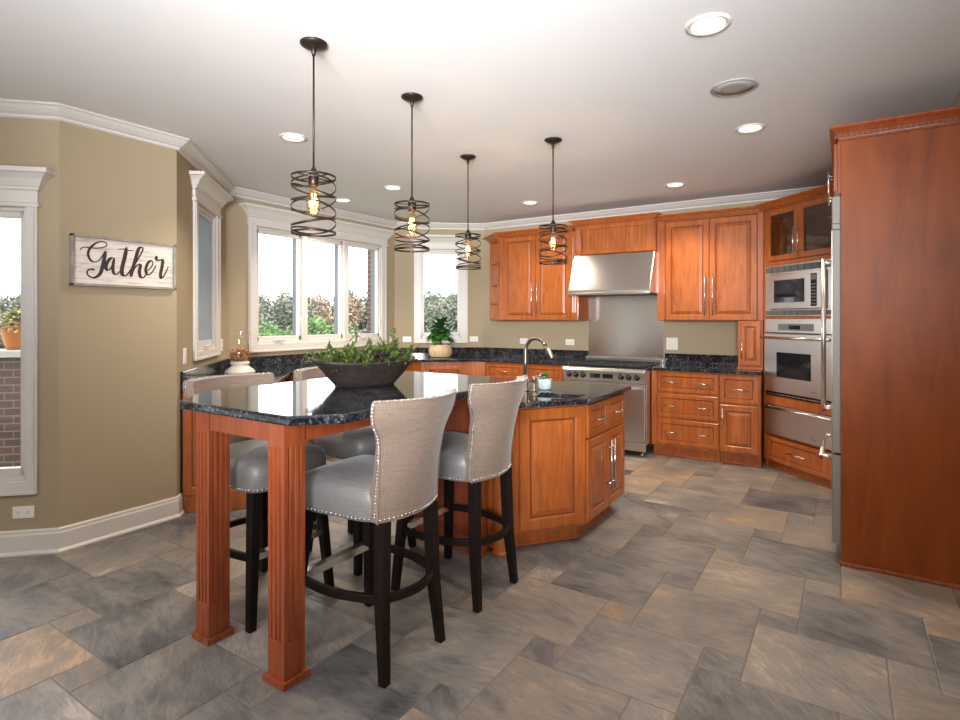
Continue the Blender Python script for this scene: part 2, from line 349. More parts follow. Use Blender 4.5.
    def sweep(s, path, prof, closed=False):
        """profile (distance to the right of the path, z) along a 2D path with mitres"""
        P = [Vector(p) for p in path]; n = len(P); nn = []
        for i in range(n):
            d1 = (P[i] - P[i - 1]).normalized() if i else None; d2 = (P[i + 1] - P[i]).normalized() if i < n - 1 else None
            if d1 is None: d1 = d2
            if d2 is None: d2 = d1
            a = Vector((d1.y, -d1.x)); b = Vector((d2.y, -d2.x)); m = (a + b); m = m / m.dot(a) if m.length > 1e-6 else a
            nn.append(m)
        vs = []; k = len(prof); fs = []
        for p, m in zip(P, nn):
            for d, z in prof: q = p + m * d; vs.append((q.x, q.y, z))
        for i in range(n - 1):
            for j in range(k):
                j2 = (j + 1) % k; fs.append((i * k + j, i * k + j2, (i + 1) * k + j2, (i + 1) * k + j))
        fs += [tuple(range(k)), tuple(range((n - 1) * k, n * k))[::-1]]
        return s.add(vs, fs)
    def build(s, name, mat, parent=None, bevel=0, seg=2, sub=0, loc=None):
        me = bpy.data.meshes.new(name); me.from_pydata([tuple(v) for v in s.v], [], s.f)
        for p, sm in zip(me.polygons, s.sm): p.use_smooth = sm
        bm = bmesh.new(); bm.from_mesh(me); bmesh.ops.recalc_face_normals(bm, faces=bm.faces); bm.to_mesh(me); bm.free()
        me.materials.append(M[mat] if isinstance(mat, str) else mat)
        if s.gl:
            me.materials.append(M['glaze_and_shade'])
            for i in s.gl: me.polygons[i].material_index = 1
        o = bpy.data.objects.new(name, me); COL.objects.link(o)
        if parent is not None: o.parent = parent
        if loc: o.location = loc
        if bevel:
            b = o.modifiers.new('bevel', 'BEVEL'); b.width = bevel; b.segments = seg; b.limit_method = 'ANGLE'; b.angle_limit = math.radians(40)
        if sub:
            b = o.modifiers.new('sub', 'SUBSURF'); b.levels = sub; b.render_levels = sub
        return o
RAISED = [(.052, 0), (.055, .0025), (.061, .009), (.068, .009), (.092, .001), (.095, .0)]
SLIM = [(.040, 0), (.043, .006), (.048, .008), (.049, .005)]
SHALLOW = [(.030, 0), (.032, .006), (.037, .007), (.038, .004)]
def thing(name, label, cat, loc=(0, 0, 0), rz=0, group=None):
    o = bpy.data.objects.new(name, None); o.empty_display_size = .1; COL.objects.link(o); o.location = loc; o.rotation_euler = (0, 0, rz)
    return tag(o, label, cat, group)
def tag(o, label, cat, group=None, kind=None):
    if label: o['label'] = label
    if cat: o['category'] = cat
    if group: o['group'] = group
    if kind: o['kind'] = kind
    return o
def struct(o): o['kind'] = 'structure'; return o
def copy_tree(o, parent=None):
    c = o.copy(); COL.objects.link(c)
    if parent is not None: c.parent = parent
    for ch in list(o.children): copy_tree(ch, c)
    return c
def frame(A, B):
    A = Vector(A); B = Vector(B); d = B - A; return (A.x, A.y, 0), math.atan2(d.y, d.x), d.length
def pull(parent, x, z, L, vert=False, y=0., name='handle', r=.0055, off=.032):
    m = MB()
    if vert:
        m.tube([(x, y - off, z - L / 2), (x, y - off, z + L / 2)], r, 10)
        for q in (-1, 1): m.tube([(x, y, z + q * L * .36), (x, y - off, z + q * L * .36)], r * .8, 8)
    else:
        m.tube([(x - L / 2, y - off, z), (x + L / 2, y - off, z)], r, 10)
        for q in (-1, 1): m.tube([(x + q * L * .36, y, z), (x + q * L * .36, y - off, z)], r * .8, 8)
    o = m.build(name, 'nickel', parent); o['label'] = 'satin nickel bar pull'; return o
def fluted(m, x0, x1, z0, z1, y, t, n=3, top=.07, bot=.09):
    """a pilaster board with n round grooves on its front at y"""
    m.box(x0, x1, y, y + t, z0, z0 + bot); m.box(x0, x1, y, y + t, z1 - top, z1)
    w = x1 - x0; g = w * .62 / n / 2 * .8; poly = [(x0, y + t), (x0, y)]
    for k in range(n):
        c = x0 + w * (.19 + .62 * (k + .5) / n)
        poly += [(c - g, y), (c - g * .7, y + g * .8), (c, y + g * 1.1), (c + g * .7, y + g * .8), (c + g, y)]
    poly += [(x1, y), (x1, y + t)]
    m.prism(poly, z0 + bot, z1 - top)

# ---------------------------------------------------------------- room shell
CEIL = 2.69
P = dict(a0=(-5.02, .415), a=(-3.985, 1.45), b=(-3.985, 2.16), c=(-5.02, 3.195), d=(-5.02, 5.62), e=(-4.10, 6.38), f=(.63, 6.38), g=(.63, 3.74), h=(3.0, 3.74), i=(3.0, -3.6), j=(-5.02, -3.6))
room = [P[k] for k in 'j a0 a b c d e f g h i'.split()]
def wall(name, A, B, holes=(), z1=CEIL, t=.14, ext=(0, 0)):
    loc, rz, L = frame(A, B); m = MB()
    xs = sorted({-ext[0], L + ext[1], *[h[0] for h in holes], *[h[1] for h in holes]}); zs = sorted({0, z1, *[h[2] for h in holes], *[h[3] for h in holes]})
    for i in range(len(xs) - 1):
        run = None
        for j in range(len(zs) - 1):
            cx = (xs[i] + xs[i + 1]) / 2; cz = (zs[j] + zs[j + 1]) / 2
            if any(h[0] < cx < h[1] and h[2] < cz < h[3] for h in holes): continue
            m.box(xs[i], xs[i + 1], 0, t, zs[j], zs[j + 1])
    o = m.build(name, 'wall'); o.location = loc; o.rotation_euler = (0, 0, rz); return struct(o)
HT = (.33, 2.17, 1.15, 2.35); HS = (.345, .89, 1.15, 2.34); HL = (.475, 1.09, 1.15, 2.33); HP = (.35, 1.297, .437, 2.075)
wall('wall_patio', P['a0'], P['a'], [HP], ext=(0, 0))
wall('wall_sign', P['a'], P['b'], t=.10)
wall('wall_bay_near', P['b'], P['c'], [HL])
wall('wall_bay_middle', P['c'], P['d'], [HT])
wall('wall_bay_far', P['d'], P['e'], [HS])
wall('wall_back', P['e'], P['f'], ext=(.0, .14))
wall('wall_right', P['f'], P['g'])
wall('wall_hall', P['g'], P['h'])
wall('wall_side', P['h'], P['i'])
wall('wall_rear', P['i'], P['j'])
wall('wall_left', P['j'], P['a0'])
struct(MB().prism([(-5.16, -3.75), (3.15, -3.75), (3.15, 6.52), (-5.16, 6.52)], CEIL, CEIL + .1).build('ceiling', 'ceil'))
# floor: pinwheel pattern of large and small slate squares over a grout bed
def floor():
    m = MB(); m.box(-5.16, 3.15, -3.75, 6.52, -.1, -.0025); s, L = .1625, .487; x0, y0 = -.992, 2.547; g = .0028; cols = [(.5, .5, .5)] * 6; rnd = random.Random(11)
    for i in range(-30, 31):
        for j in range(-30, 31):
            bx = x0 + i * s - j * L; by = y0 + i * L + j * s
            for (qx, qy, w) in ((bx, by, s), (bx, by - L, L)):
                if qx < -5.2 or qx > 2.9 or qy < -3.6 or qy > 6.4 or qy + w < -3.4: continue
                e = .004; vs = [(qx + g, qy + g, -.0035), (qx + w - g, qy + g, -.0035), (qx + w - g, qy + w - g, -.0035), (qx + g, qy + w - g, -.0035)]
                vs += [(qx + g, qy + g, -.0012), (qx + w - g, qy + g, -.0012), (qx + w - g, qy + w - g, -.0012), (qx + g, qy + w - g, -.0012)]
                g2 = g + e; vs += [(qx + g2, qy + g2, 0), (qx + w - g2, qy + g2, 0), (qx + w - g2, qy + w - g2, 0), (qx + g2, qy + w - g2, 0)]
                fs = [(8, 9, 10, 11)] + [(k, (k + 1) % 4, 4 + (k + 1) % 4, 4 + k) for k in range(4)] + [(4 + k, 4 + (k + 1) % 4, 8 + (k + 1) % 4, 8 + k) for k in range(4)]
                m.add(vs, fs); cols += [(rnd.random(), rnd.random(), rnd.random())] * 9
    me = bpy.data.meshes.new('floor'); me.from_pydata([tuple(v) for v in m.v], [], m.f)
    me.materials.append(M['floor_grout']); me.materials.append(M['slate'])
    ca = me.color_attributes.new('tile', 'FLOAT_COLOR', 'CORNER')
    for p, c in zip(me.polygons, cols):
        if p.index >= 6: p.material_index = 1
        for li in p.loop_indices: ca.data[li].color = (*c, 1)
    o = bpy.data.objects.new('floor', me); COL.objects.link(o); struct(o)
floor()
# crown moulding and baseboards
CR = [(0, CEIL - .002), (.095, CEIL - .002), (.095, CEIL - .014), (.082, CEIL - .020), (.066, CEIL - .036), (.040, CEIL - .055), (.022, CEIL - .062), (.022, CEIL - .074), (.012, CEIL - .081), (.0, CEIL - .083)]
struct(MB().sweep([P[k] for k in 'j a0 a b c d e f g h'.split()], CR).build('trim_1', 'trim'))
BB = [(0, .001), (.030, .001), (.030, .012), (.018, .026), (.018, .118), (.013, .128), (.013, .140), (.007, .148), (0, .148)]
def bb(name, pts): struct(MB().sweep(pts, BB).build(name, 'trim'))
bb('baseboard_left', [P['j'], P['a0'], P['a'], P['b'], (-3.985 - .062, 2.16 + .062)])
bb('baseboard_right', [P['g'], P['h'], P['i'], P['j']])

# ---------------------------------------------------------------- windows
HEAD = [(0, 0), (.012, 0), (.012, .018), (0, .024), (0, .085), (.012, .092), (.012, .104), (.02, .108), (.045, .145), (.075, .168), (.09, .172), (.09, .195), (0, .197)]
def window(name, A, B, hole, n, zcas, headz, screen=False, cranks=(0,), cw=.088):
    loc, rz, L = frame(A, B); x0, x1, z0, z1 = hole
    r = bpy.data.objects.new(name, None); COL.objects.link(r); r.location = loc; r.rotation_euler = (0, 0, rz); struct(r)
    m = MB()
    for (a, b) in ((x0 - cw, x0 + .004), (x1 - .004, x1 + cw)):
        m.box(a, b, -.018, 0, zcas, z1 + .01)
        m.box(a + .012 if a < x0 else b - .028, a + .028 if a < x0 else b - .012, -.026, -.018, zcas + .01, z1)
    m.box(x0 - cw, x1 + cw, -.020, 0, zcas, z0 + .004); m.box(x0 - cw + .01, x1 + cw - .01, -.028, -.018, zcas, zcas + .02)
    m.build('casing', 'trim', r, .003)
    hz = z1 + .005; k = (headz - hz) / .197
    m = MB(); m.crown(x0 - cw - .005, x1 + cw + .005, -.02, [(d, hz + z * k) for d, z in HEAD], 0); m.build('header', 'trim', r)
    ex = MB(); J = .10
    for b in ((x0, x0 + .02, z0, z1), (x1 - .02, x1, z0, z1), (x0, x1, z0, z0 + .02), (x0, x1, z1 - .02, z1)): ex.box(b[0], b[1], .075, .165, b[2], b[3])
    w = (x1 - x0) / n
    for k in range(1, n): ex.box(x0 + k * w - .03, x0 + k * w + .03, .075, .165, z0, z1)
    ex.build('exterior_jamb', 'extframe', r)
    m = MB()
    for b in ((x0, x0 + .022, z0, z1), (x1 - .022, x1, z0, z1), (x0, x1, z0, z0 + .03), (x0, x1, z1 - .02, z1)): m.box(b[0], b[1], 0.0, .075, b[2], b[3])
    for k in range(1, n): m.box(x0 + k * w - .035, x0 + k * w + .035, -.012, .075, z0, z1)
    m.build('jamb', 'trim', r, .002)
    for k in range(n):
        a = x0 + k * w + (.022 if k == 0 else .035); b = x0 + (k + 1) * w - (.022 if k == n - 1 else .035)
        m = MB(); s = .026
        for q in ((a, a + s, z0 + .03, z1 - .02), (b - s, b, z0 + .03, z1 - .02), (a, b, z0 + .03, z0 + .078), (a, b, z1 - .055, z1 - .02)): m.box(q[0], q[1], .018, .068, q[2], q[3])
        sash = m.build('sash', 'trim', r, .003)
        MB().box(a + s - .004, b - s + .004, .045, .050, z0 + .074, z1 - .051).build('glass', 'glass', sash)
        if screen: 
            sc = MB().box(a + s - .004, b - s + .004, .024, .0245, z0 + .074, z1 - .051).build('insect_screen', 'screen', r); sc['label'] = 'grey insect screen'
        if k in cranks:
            c = (a + b) / 2 - .05; m = MB(); m.box(c - .045, c + .045, -.018, .018, z0 + .012, z0 + .03); m.tube([(c - .02, -.016, z0 + .03), (c + .03, -.03, z0 + .042), (c + .075, -.03, z0 + .036)], .006, 8); m.ball((c + .078, -.03, z0 + .036), .009)
            m.build('crank', 'trim', r)
        m = MB(); m.box(b - .008, b + .014, -.004, .02, z0 + .16, z0 + .26); m.build('latch', 'trim', r, .003)
    return r
window('window_1', P['a0'], P['a'], HP, 1, .363, 2.30, cranks=(0,), cw=.055)
window('window_2', P['b'], P['c'], HL, 1, 1.082, 2.545, screen=True)
window('window_3', P['c'], P['d'], HT, 3, 1.07, 2.555, cranks=(0, 2))
window('window_4', P['d'], P['e'], HS, 1, 1.088, 2.525, cranks=())
# ---------------------------------------------------------------- outlets and switches
def outlet(A, B, x, z, label, kind='outlet', horiz=True, w=.115, h=.072, group=None):
    loc, rz, L = frame(A, B); d = (Vector(B) - Vector(A)).normalized(); p = Vector(A) + d * x
    if kind == 'outlet':
        t = thing('wall_outlet', label, 'outlet', (p.x, p.y, z), rz, group)
        if not horiz: w, h = h, w
        MB().box(-w / 2, w / 2, -.006, -.0005, -h / 2, h / 2).build('cover_plate', 'white_plastic', t, .003)
        for q in (-1, 1):
            m = MB(); c = (q * .024, 0) if horiz else (0, q * .024)
            m.box(c[0] - .016, c[0] + .016, -.0085, -.006, c[1] - .014, c[1] + .014); f = m.build('socket', 'white_plastic', t, .002)
            m = MB()
            for s in (-1, 1): m.box(c[0] + s * .006 - .0012, c[0] + s * .006 + .0012, -.0090, -.0085, c[1] - .003, c[1] + .006)
            m.box(c[0] - .002, c[0] + .002, -.0090, -.0085, c[1] - .010, c[1] - .006); m.build('slots', 'slot', f)
    else:
        t = thing('light_switch', label, 'switch', (p.x, p.y, z), rz, group)
        MB().box(-w / 2, w / 2, -.006, -.0005, -h / 2, h / 2).build('cover_plate', 'white_plastic', t, .003)
        n = 2 if w > .1 else 1
        for q in range(n):
            c = (q - (n - 1) / 2) * .046; MB().box(c - .016, c + .016, -.010, -.006, -.033, .033).build('rocker', 'white_plastic', t, .002)
outlet(P['a0'], P['a'], 1.464 - .188, .255, 'white wall outlet low under the patio window')
outlet(P['b'], P['c'], .175, 1.135, 'white single light switch beside the screened bay window', 'switch', w=.075, h=.12)
outlet(P['b'], P['c'], 1.30, 1.165, 'white outlet at the bay corner behind the glass hurricane vase', horiz=False)
outlet(P['c'], P['d'], 2.365, 1.15, 'white outlet right of the triple window at the bay corner', horiz=False)
outlet(P['d'], P['e'], .165, 1.14, 'white outlet just left of the single far bay window')
outlet(P['d'], P['e'], 1.06, 1.14, 'white outlet just right of the single far bay window')
outlet(P['e'], P['f'], .62, 1.125, 'white outlet on the back wall behind the arched faucet')
outlet(P['e'], P['f'], 1.265, 1.125, 'white outlet on the back wall just left of the steel backsplash')
outlet(P['e'], P['f'], 2.49, 1.135, 'white double switch plate right of the steel backsplash', 'switch', w=.125, h=.135)

# ---------------------------------------------------------------- perimeter base cabinets and counters
def base_cab(A, B, x0, x1, depth, name, label, fronts, end=None, group=None, toe=.06):
    """fronts: list of (kind, x0, x1, z0, z1, handle)"""
    loc, rz, L = frame(A, B); d = (Vector(B) - Vector(A)).normalized(); p = Vector(A) + d * x0; w = x1 - x0
    t = thing(name, label, 'cabinet', (p.x, p.y, 0), rz, group); m = MB()
    m.box(0, w, .02, depth, .105, .879); m.build('cabinet_box', 'cherry', t, .002)
    m = MB(); m.box(.001, w - .001, .02 + toe, depth, .002, .1045); m.box(.001, w - .001, .02 + toe - .012, .02 + toe, .002, .022); m.build('toe_kick', 'cherry', t, .002)
    for kind, a, b, z0, z1, hs in fronts:
        m = MB()
        if kind == 'filler': m.box(a, b, .004, .0195, z0, z1); m.build('filler_strip', 'cherry', t, .002); continue
        m.panel(a + .002, b - .002, z0, z1, 0, .0195); f = m.build('drawer' if kind == 'drawer' else 'door', 'cherry', t)
        for h in hs: pull(f, *h)
    return t
FB = ((-3.75, 5.84), (0, 5.84))
x = 3.75
base_cab(*FB, 2.067, 2.72, .52, 'base_cabinet', 'three-drawer cherry base cabinet right of the range', [('filler', .0, .055, .115, .875, ())] +
         [('drawer', .058, .648, z0, z1, [(.198, (z0 + z1) / 2, .13), (.508, (z0 + z1) / 2, .13)]) for z0, z1 in ((.135, .385), (.41, .645), (.668, .868))])
base_cab(*FB, 2.722, 3.085, .52, 'base_cabinet', 'narrow cherry base cabinet with one drawer over a door, beside the oven tower',
         [('drawer', .004, .345, .60, .868, [(.19, .735, .15)]), ('door', .004, .345, .128, .578, [(.035, .45, .20, True)])])
base_cab(*FB, .02, .56, .52, 'base_cabinet', 'cherry drawer base under the back counter, left half, seen over the island',
         [('drawer', .01, .53, .69, .868, [(.27, .78, .13)]), ('door', .01, .27, .13, .67, [(.235, .5, .2, True)]), ('door', .27, .53, .13, .67, [(.305, .5, .2, True)])])
base_cab(*FB, .562, 1.14, .52, 'base_cabinet', 'cherry drawer base under the back counter, next to the left side of the range',
         [('drawer', .01, .50, .69, .868, [(.255, .78, .13)]), ('door', .01, .25, .13, .67, [(.22, .5, .2, True)]), ('door', .25, .50, .13, .67, [(.28, .5, .2, True)]), ('filler', .502, .577, .115, .875, ())])
def off(path, d):
    n = len(path); Pp = [Vector(p) for p in path]; out = []
    for i in range(n):
        d1 = (Pp[i] - Pp[i - 1]).normalized() if i else None; d2 = (Pp[i + 1] - Pp[i]).normalized() if i < n - 1 else None
        d1 = d1 or d2; d2 = d2 or d1; a = Vector((d1.y, -d1.x)); b = Vector((d2.y, -d2.x)); m = a + b; m = m / m.dot(a); out.append(tuple(Pp[i] + m * d))
    return out
t0 = .075
bl = (P['b'][0] - t0 * .7071, P['b'][1] + t0 * .7071)
cp = [bl, P['c'], P['d'], P['e'], (-2.595, 6.38)]
fr = off(cp, .60); fr2 = off(cp, .635)
yb = 6.38
front_face = [fr[0], fr[1], fr[2]]
# cabinets along the bay (fronts follow the walls)
def bay_cab(A, B, label, fronts, depth=.585):
    L = (Vector(B) - Vector(A)).length
    return base_cab(A, B, .004, L - .004, depth, 'base_cabinet', label, fronts(L - .008))
def inset(A, B, a, b):
    d = (Vector(B) - Vector(A)).normalized(); return tuple(Vector(A) + d * a), tuple(Vector(B) - d * b)
A_, B_ = inset(fr[0], fr[1], 0, .60)
bc = base_cab(fr[0], fr[1], .0, (Vector(fr[1]) - Vector(fr[0])).length - .03, .58, 'base_cabinet', 'cherry base cabinet at the left end of the bay counter, under the screened window',
     [('drawer', .02, .40, .69, .868, [(.21, .78, .13)]), ('door', .02, .40, .13, .67, [(.36, .5, .2, True)]), ('drawer', .41, .78, .69, .868, [(.6, .78, .13)]), ('door', .41, .78, .13, .67, [(.45, .5, .2, True)])])
m = MB(); mt = Matrix.Rotation(math.pi / 2 * 3, 4, 'Z')
e = MB(); e.panel(0, .52, .13, .868, 0, .012)
e.v = [Vector((-.012 + p.y, .58 - p.x, p.z)) for p in e.v]; e.build('end_panel', 'cherry', bc)
Lm = (Vector(fr[2]) - Vector(fr[1])).length
nw = 3
for k in range(nw):
    a = .05 + (Lm - .12) * k / nw; w = (Lm - .12) / nw - .002
    base_cab(fr[1], fr[2], a, a + w, .58, 'base_cabinet', ('cherry base cabinet under the left pane of the triple window', 'cherry sink-side base cabinet under the middle pane of the triple window', 'cherry base cabinet under the right pane of the triple window')[k],
             [('drawer', .01, w - .01, .69, .868, [(w / 2, .78, .13)]), ('door', .01, w / 2, .13, .67, [(w / 2 - .035, .5, .2, True)]), ('door', w / 2, w - .01, .13, .67, [(w / 2 + .035, .5, .2, True)])])
Ls = (Vector(fr[3]) - Vector(fr[2])).length
dw = base_cab(fr[2], fr[3], .06, Ls - .06, .56, 'panelled_dishwasher', 'cherry-panelled appliance front with a wooden rail handle under the far bay window', [('filler', 0, .05, .115, .875, ()), ('filler', Ls - .17, Ls - .12, .115, .875, ())])
m = MB(); m.panel(.055, Ls - .175, .13, .868, 0, .0195, RAISED); f = m.build('door', 'cherry', dw)
m = MB(); m.box(.10, Ls - .22, -.045, -.02, .79, .82)
for q in (.13, Ls - .25): m.box(q - .012, q + .012, -.03, .001, .793, .817)
m.build('handle', 'cherry', f, .004)
mt = Matrix.Translation((*fr[2], 0)) @ Matrix.Rotation(math.atan2(fr[3][1] - fr[2][1], fr[3][0] - fr[2][0]), 4, 'Z')
inv = (Matrix.Translation(dw.location) @ Matrix.Rotation(dw.rotation_euler.z, 4, 'Z')).inverted()
dl = (Vector(fr[3]) - Vector(fr[2])).normalized(); dn = Vector((-dl.y, dl.x))
q1 = Vector(fr[3]) - dl * .062 + dn * .006; q2 = Vector((-3.733, 5.846)); q3 = Vector((-3.733, 5.90)); q4 = q1 + dn * .05
m = MB(); m.prism([tuple(q) for q in (q1, q2, q3, q4)], .11, .879, inv); m.build('corner_filler', 'cherry', dw)
q1 = Vector(fr[2]) + dl * .058 + dn * .006; q2 = Vector(fr[2]) - Vector((0, .068)) + Vector((-.008, 0)); q3 = q2 + Vector((-.05, 0)); q4 = q1 + dn * .05
m = MB(); m.prism([tuple(q) for q in (q2, q1, q4, q3)], .11, .879, inv); m.build('corner_filler', 'cherry', dw)
# granite counters
def slab(name, poly, z0, z1, label, bevel=.006, holes=None, cat='countertop'):
    m = MB()
    if holes is None: m.prism(poly, z0, z1)
    else:
        bm = bmesh.new(); L = []
        for lp in [poly] + holes:
            vs = [bm.verts.new((p[0], p[1], z1)) for p in lp]; L += [bm.edges.new((vs[i], vs[(i + 1) % len(vs)])) for i in range(len(vs))]
        bmesh.ops.triangle_fill(bm, use_beauty=True, edges=L, use_dissolve=False)
        bm.verts.index_update(); top = [(v.co.x, v.co.y, v.co.z) for v in bm.verts]; n = len(top); fs = [tuple(v.index for v in f.verts) for f in bm.faces]; bm.free()
        vs = top + [(p[0], p[1], z0) for p in top]; fs2 = fs + [tuple(i + n for i in f[::-1]) for f in fs]
        o = 0
        for lp in [poly] + holes:
            k = len(lp)
            for i in range(k): j = (i + 1) % k; fs2.append((o + i, o + j, n + o + j, n + o + i))
            o += k
        m.add(vs, fs2)
    o = m.build(name, 'granite', None, bevel, 2); return tag(o, label, cat)
fc = off(cp, .637)
fc = [fc[0], fc[1], fc[2]] + [None, None]
# the last two front points run along the back counter front at y = 5.81
ds = (Vector(P['e']) - Vector(P['d'])).normalized(); ns = Vector((ds.y, -ds.x)); p0 = Vector(P['d']) + ns * .637
k_ = (5.81 - p0.y) / ds.y; pe = p0 + ds * k_
wall_in = off(cp, .003)
poly = [wall_in[0], wall_in[1], wall_in[2], wall_in[3], (-2.598, 6.377), (-2.598, 5.81), (pe.x, pe.y), fc[2], fc[1], fc[0]]
ct = slab('bay_countertop', poly, .882, .914, 'long black granite counter running round the window bay to the range')
SP = [(.003, .9145), (.024, .9145), (.024, 1.022), (.020, 1.028), (.003, 1.028)]
MB().sweep(cp, SP).build('backsplash', 'granite', ct)
c2 = slab('right_countertop', [(-1.683, 5.81), (-.665, 5.81), (-.665, 5.985), (-.28, 6.375), (-1.683, 6.375)], .882, .914, 'short black granite counter between the range and the oven tower')
c2.name = 'countertop'
MB().sweep([(-1.683, 6.38), (-.90, 6.38)], SP).build('backsplash', 'granite', c2)

# ---------------------------------------------------------------- wall cabinets on the back wall
CABCR = [(0, 0), (.010, 0), (.010, .006), (.016, .010), (.020, .024), (.020, .030), (.034, .044), (.052, .056), (.056, .060), (.056, .068), (0, .069)]
def cornice(t, x0, x1, yf, z, yb, k=1.0, extra=None, name='cornice', dz=0):
    m = MB(); m.crown(x0, x1, yf, [(d, z + q * k) for d, q in CABCR], yb); c = m.build(name, 'cherry', t)
    d = MB(); n = int((x1 - x0 + .04) / .0265)
    for i in range(n):
        a = x0 - .018 + i * .0265; d.box(a, a + .0145, yf - .030, yf - .019, z + .0115 * k, z + .0275 * k)
    dd = d.build('dentil_row', 'cherry', c); MB().box(x0 - .018, x1 + .018, yf - .0215, yf - .012, z + .011 * k, z + .028 * k).build('dentil_shade', 'glaze_and_shade', c); return c  # dark strip paints in the shade between the dentils
def upper_box(t, w, depth, z0, z1):
    m = MB(); m.box(0, w, .02, depth, z0, z1); return m.build('cabinet_box', 'cherry_box', t, .002)
U = thing('wall_cabinet', 'two-door cherry wall cabinet right of the range hood', 'cabinet', (-1.684, 6.05, 0))
upper_box(U, 1.024, .327, 1.392, 2.44)
m = MB(); fluted(m, .002, .082, 1.395, 2.44, .002, .018); m.build('fluted_pilaster', 'cherry', U)
for a, b, hx in ((.086, .523, .523 - .035), (.527, .965, .527 + .035)):
    m = MB(); m.panel(a, b, 1.398, 2.432, 0, .0195); f = m.build('door', 'cherry', U); pull(f, hx, 1.655, .42, True)
m = MB(); m.box(.969, 1.022, .004, .0195, 1.395, 2.44); m.build('filler_strip', 'cherry', U, .002)
cornice(U, 0, 1.024, .0, 2.44, .327)
U = thing('wall_cabinet', 'two-door cherry wall cabinet left of the range hood', 'cabinet', (-3.66, 6.05, 0))
upper_box(U, 1.068, .327, 1.392, 2.43)
m = MB(); fluted(m, .974, 1.066, 1.395, 2.43, .002, .018); m.build('fluted_pilaster', 'cherry', U)
m = MB(); m.box(.002, .058, .004, .0195, 1.395, 2.43); m.build('filler_strip', 'cherry', U, .002)
for a, b, hx in ((.062, .514, .514 - .035), (.518, .971, .518 + .035)):
    m = MB(); m.panel(a, b, 1.398, 2.425, 0, .0195); f = m.build('door', 'cherry', U); pull(f, hx, 1.655, .42, True)
cornice(U, 0, 1.0, .0, 2.43, .327)
# open corner shelves at the left end (opening faces 45 degrees to the left)
S_ = thing('corner_shelf', 'open cherry corner shelf unit at the left end of the wall cabinets', 'shelf', (-3.664, 6.05, 0))
tri = [(0, .0), (0, .326), (-.326, .326)]
m = MB(); m.box(-.018, 0, .0, .326, 1.392, 2.43); m.build('side_panel', 'cherry', S_, .001)
m = MB(); m.box(-.326, -.018, .312, .326, 1.392, 2.43); m.build('back_panel', 'cherry', S_, .001)
for z in (1.392, 1.605, 1.845, 2.125, 2.412):
    m = MB(); m.prism([(-.018, .02), (-.018, .312), (-.31, .312)], z, z + .018); m.build('shelf_board', 'cherry', S_, .001)
m = MB(); vs = []
for d, q in CABCR: vs += [(-.0, -.0 - d * 1.41, 2.43 + q), (-.345 - d * 2.41 + .02, .326, 2.43 + q), (0, .326, 2.43 + q)]
fs = []
for i in range(len(CABCR) - 1): fs += [(3 * i, 3 * i + 1, 3 * i + 4, 3 * i + 3), (3 * i + 1, 3 * i + 2, 3 * i + 5, 3 * i + 4), (3 * i + 2, 3 * i, 3 * i + 3, 3 * i + 5)]
fs += [(0, 2, 1), (3 * len(CABCR) - 3, 3 * len(CABCR) - 2, 3 * len(CABCR) - 1)]
m.add(vs, fs); m.build('cornice', 'cherry', S_)
fo = thing('framed_picture', 'small dark framed picture standing on the open corner shelf', 'picture', (-3.705, 6.20, 1.864), math.radians(-62))
MB().box(-.075, .075, -.008, .010, .001, .21).build('frame', 'black', fo, .003)
MB().box(-.058, .058, -.0095, -.0082, .018, .193).build('print', 'paper', fo)
m = MB()
for k in range(6):
    a = k * 1.05; m.ball((math.cos(a) * .022, -.0095, .115 + math.sin(a) * .03), .016, 8, 4, (1, .12, 1.3))
m.build('print_flower', 'white_plastic', fo)
# hood valance cabinet
V = thing('hood_valance', 'cherry beadboard valance cabinet above the steel range hood', 'cabinet', (-2.586, 5.95, 0))
m = MB(); m.box(0, .899, .02, .427, 2.135, 2.47); m.build('cabinet_box', 'cherry', V, .002)
for a_ in (.005, .814): m = MB(); fluted(m, a_, a_ + .08, 2.14, 2.47, .0, .0195, 3, .05, .05); m.build('fluted_pilaster', 'cherry', V)
m = MB(); m.box(.087, .812, .002, .0195, 2.14, 2.185); m.box(.087, .812, .002, .0195, 2.415, 2.47); m.build('rail', 'cherry', V, .002)
m = MB(); n = 16; w = (.812 - .087) / n
for k in range(n): m.box(.087 + k * w + .0025, .087 + (k + 1) * w - .0025, .009, .0195, 2.186, 2.414)
m.build('beadboard', 'cherry', V, .002)
cornice(V, 0, .899, 0, 2.455, .427, 1.05)
# steel hood
H = thing('range_hood', 'brushed steel sloped range hood over the stove', 'range hood', (-2.586, 0, 0))
m = MB(); w = .905; y0 = 5.955
vs = []
for x_ in (-.003, w): vs += [(x_, 6.375, 2.128), (x_, y0, 2.128), (x_, 5.765, 1.725), (x_, 5.755, 1.685), (x_, 6.375, 1.685)]
m.add(vs, [(0, 1, 2, 3, 4), (9, 8, 7, 6, 5)] + [(i, (i + 1) % 5, 5 + (i + 1) % 5, 5 + i) for i in range(5)]); m.build('canopy', 'steel_hood', H, .003)
m = MB(); m.box(-.004, w + .001, 5.75, 5.772, 1.672, 1.712); m.tube([(0, 5.752, 1.69), (w - .003, 5.752, 1.69)], .008); m.build('front_lip', 'steel', H, .002)
m = MB()
for k in range(3): m.box(.05 + k * .28, .29 + k * .28, 5.83, 6.30, 1.676, 1.6845)
m.build('baffle_filter', 'ventgrey', H)
BS = MB().box(-2.592, -1.702, 6.370, 6.378, .96, 1.684).build('steel_backsplash', 'steel_splash', None, .001)
tag(BS, 'tall brushed steel backsplash sheet behind the range', 'backsplash')

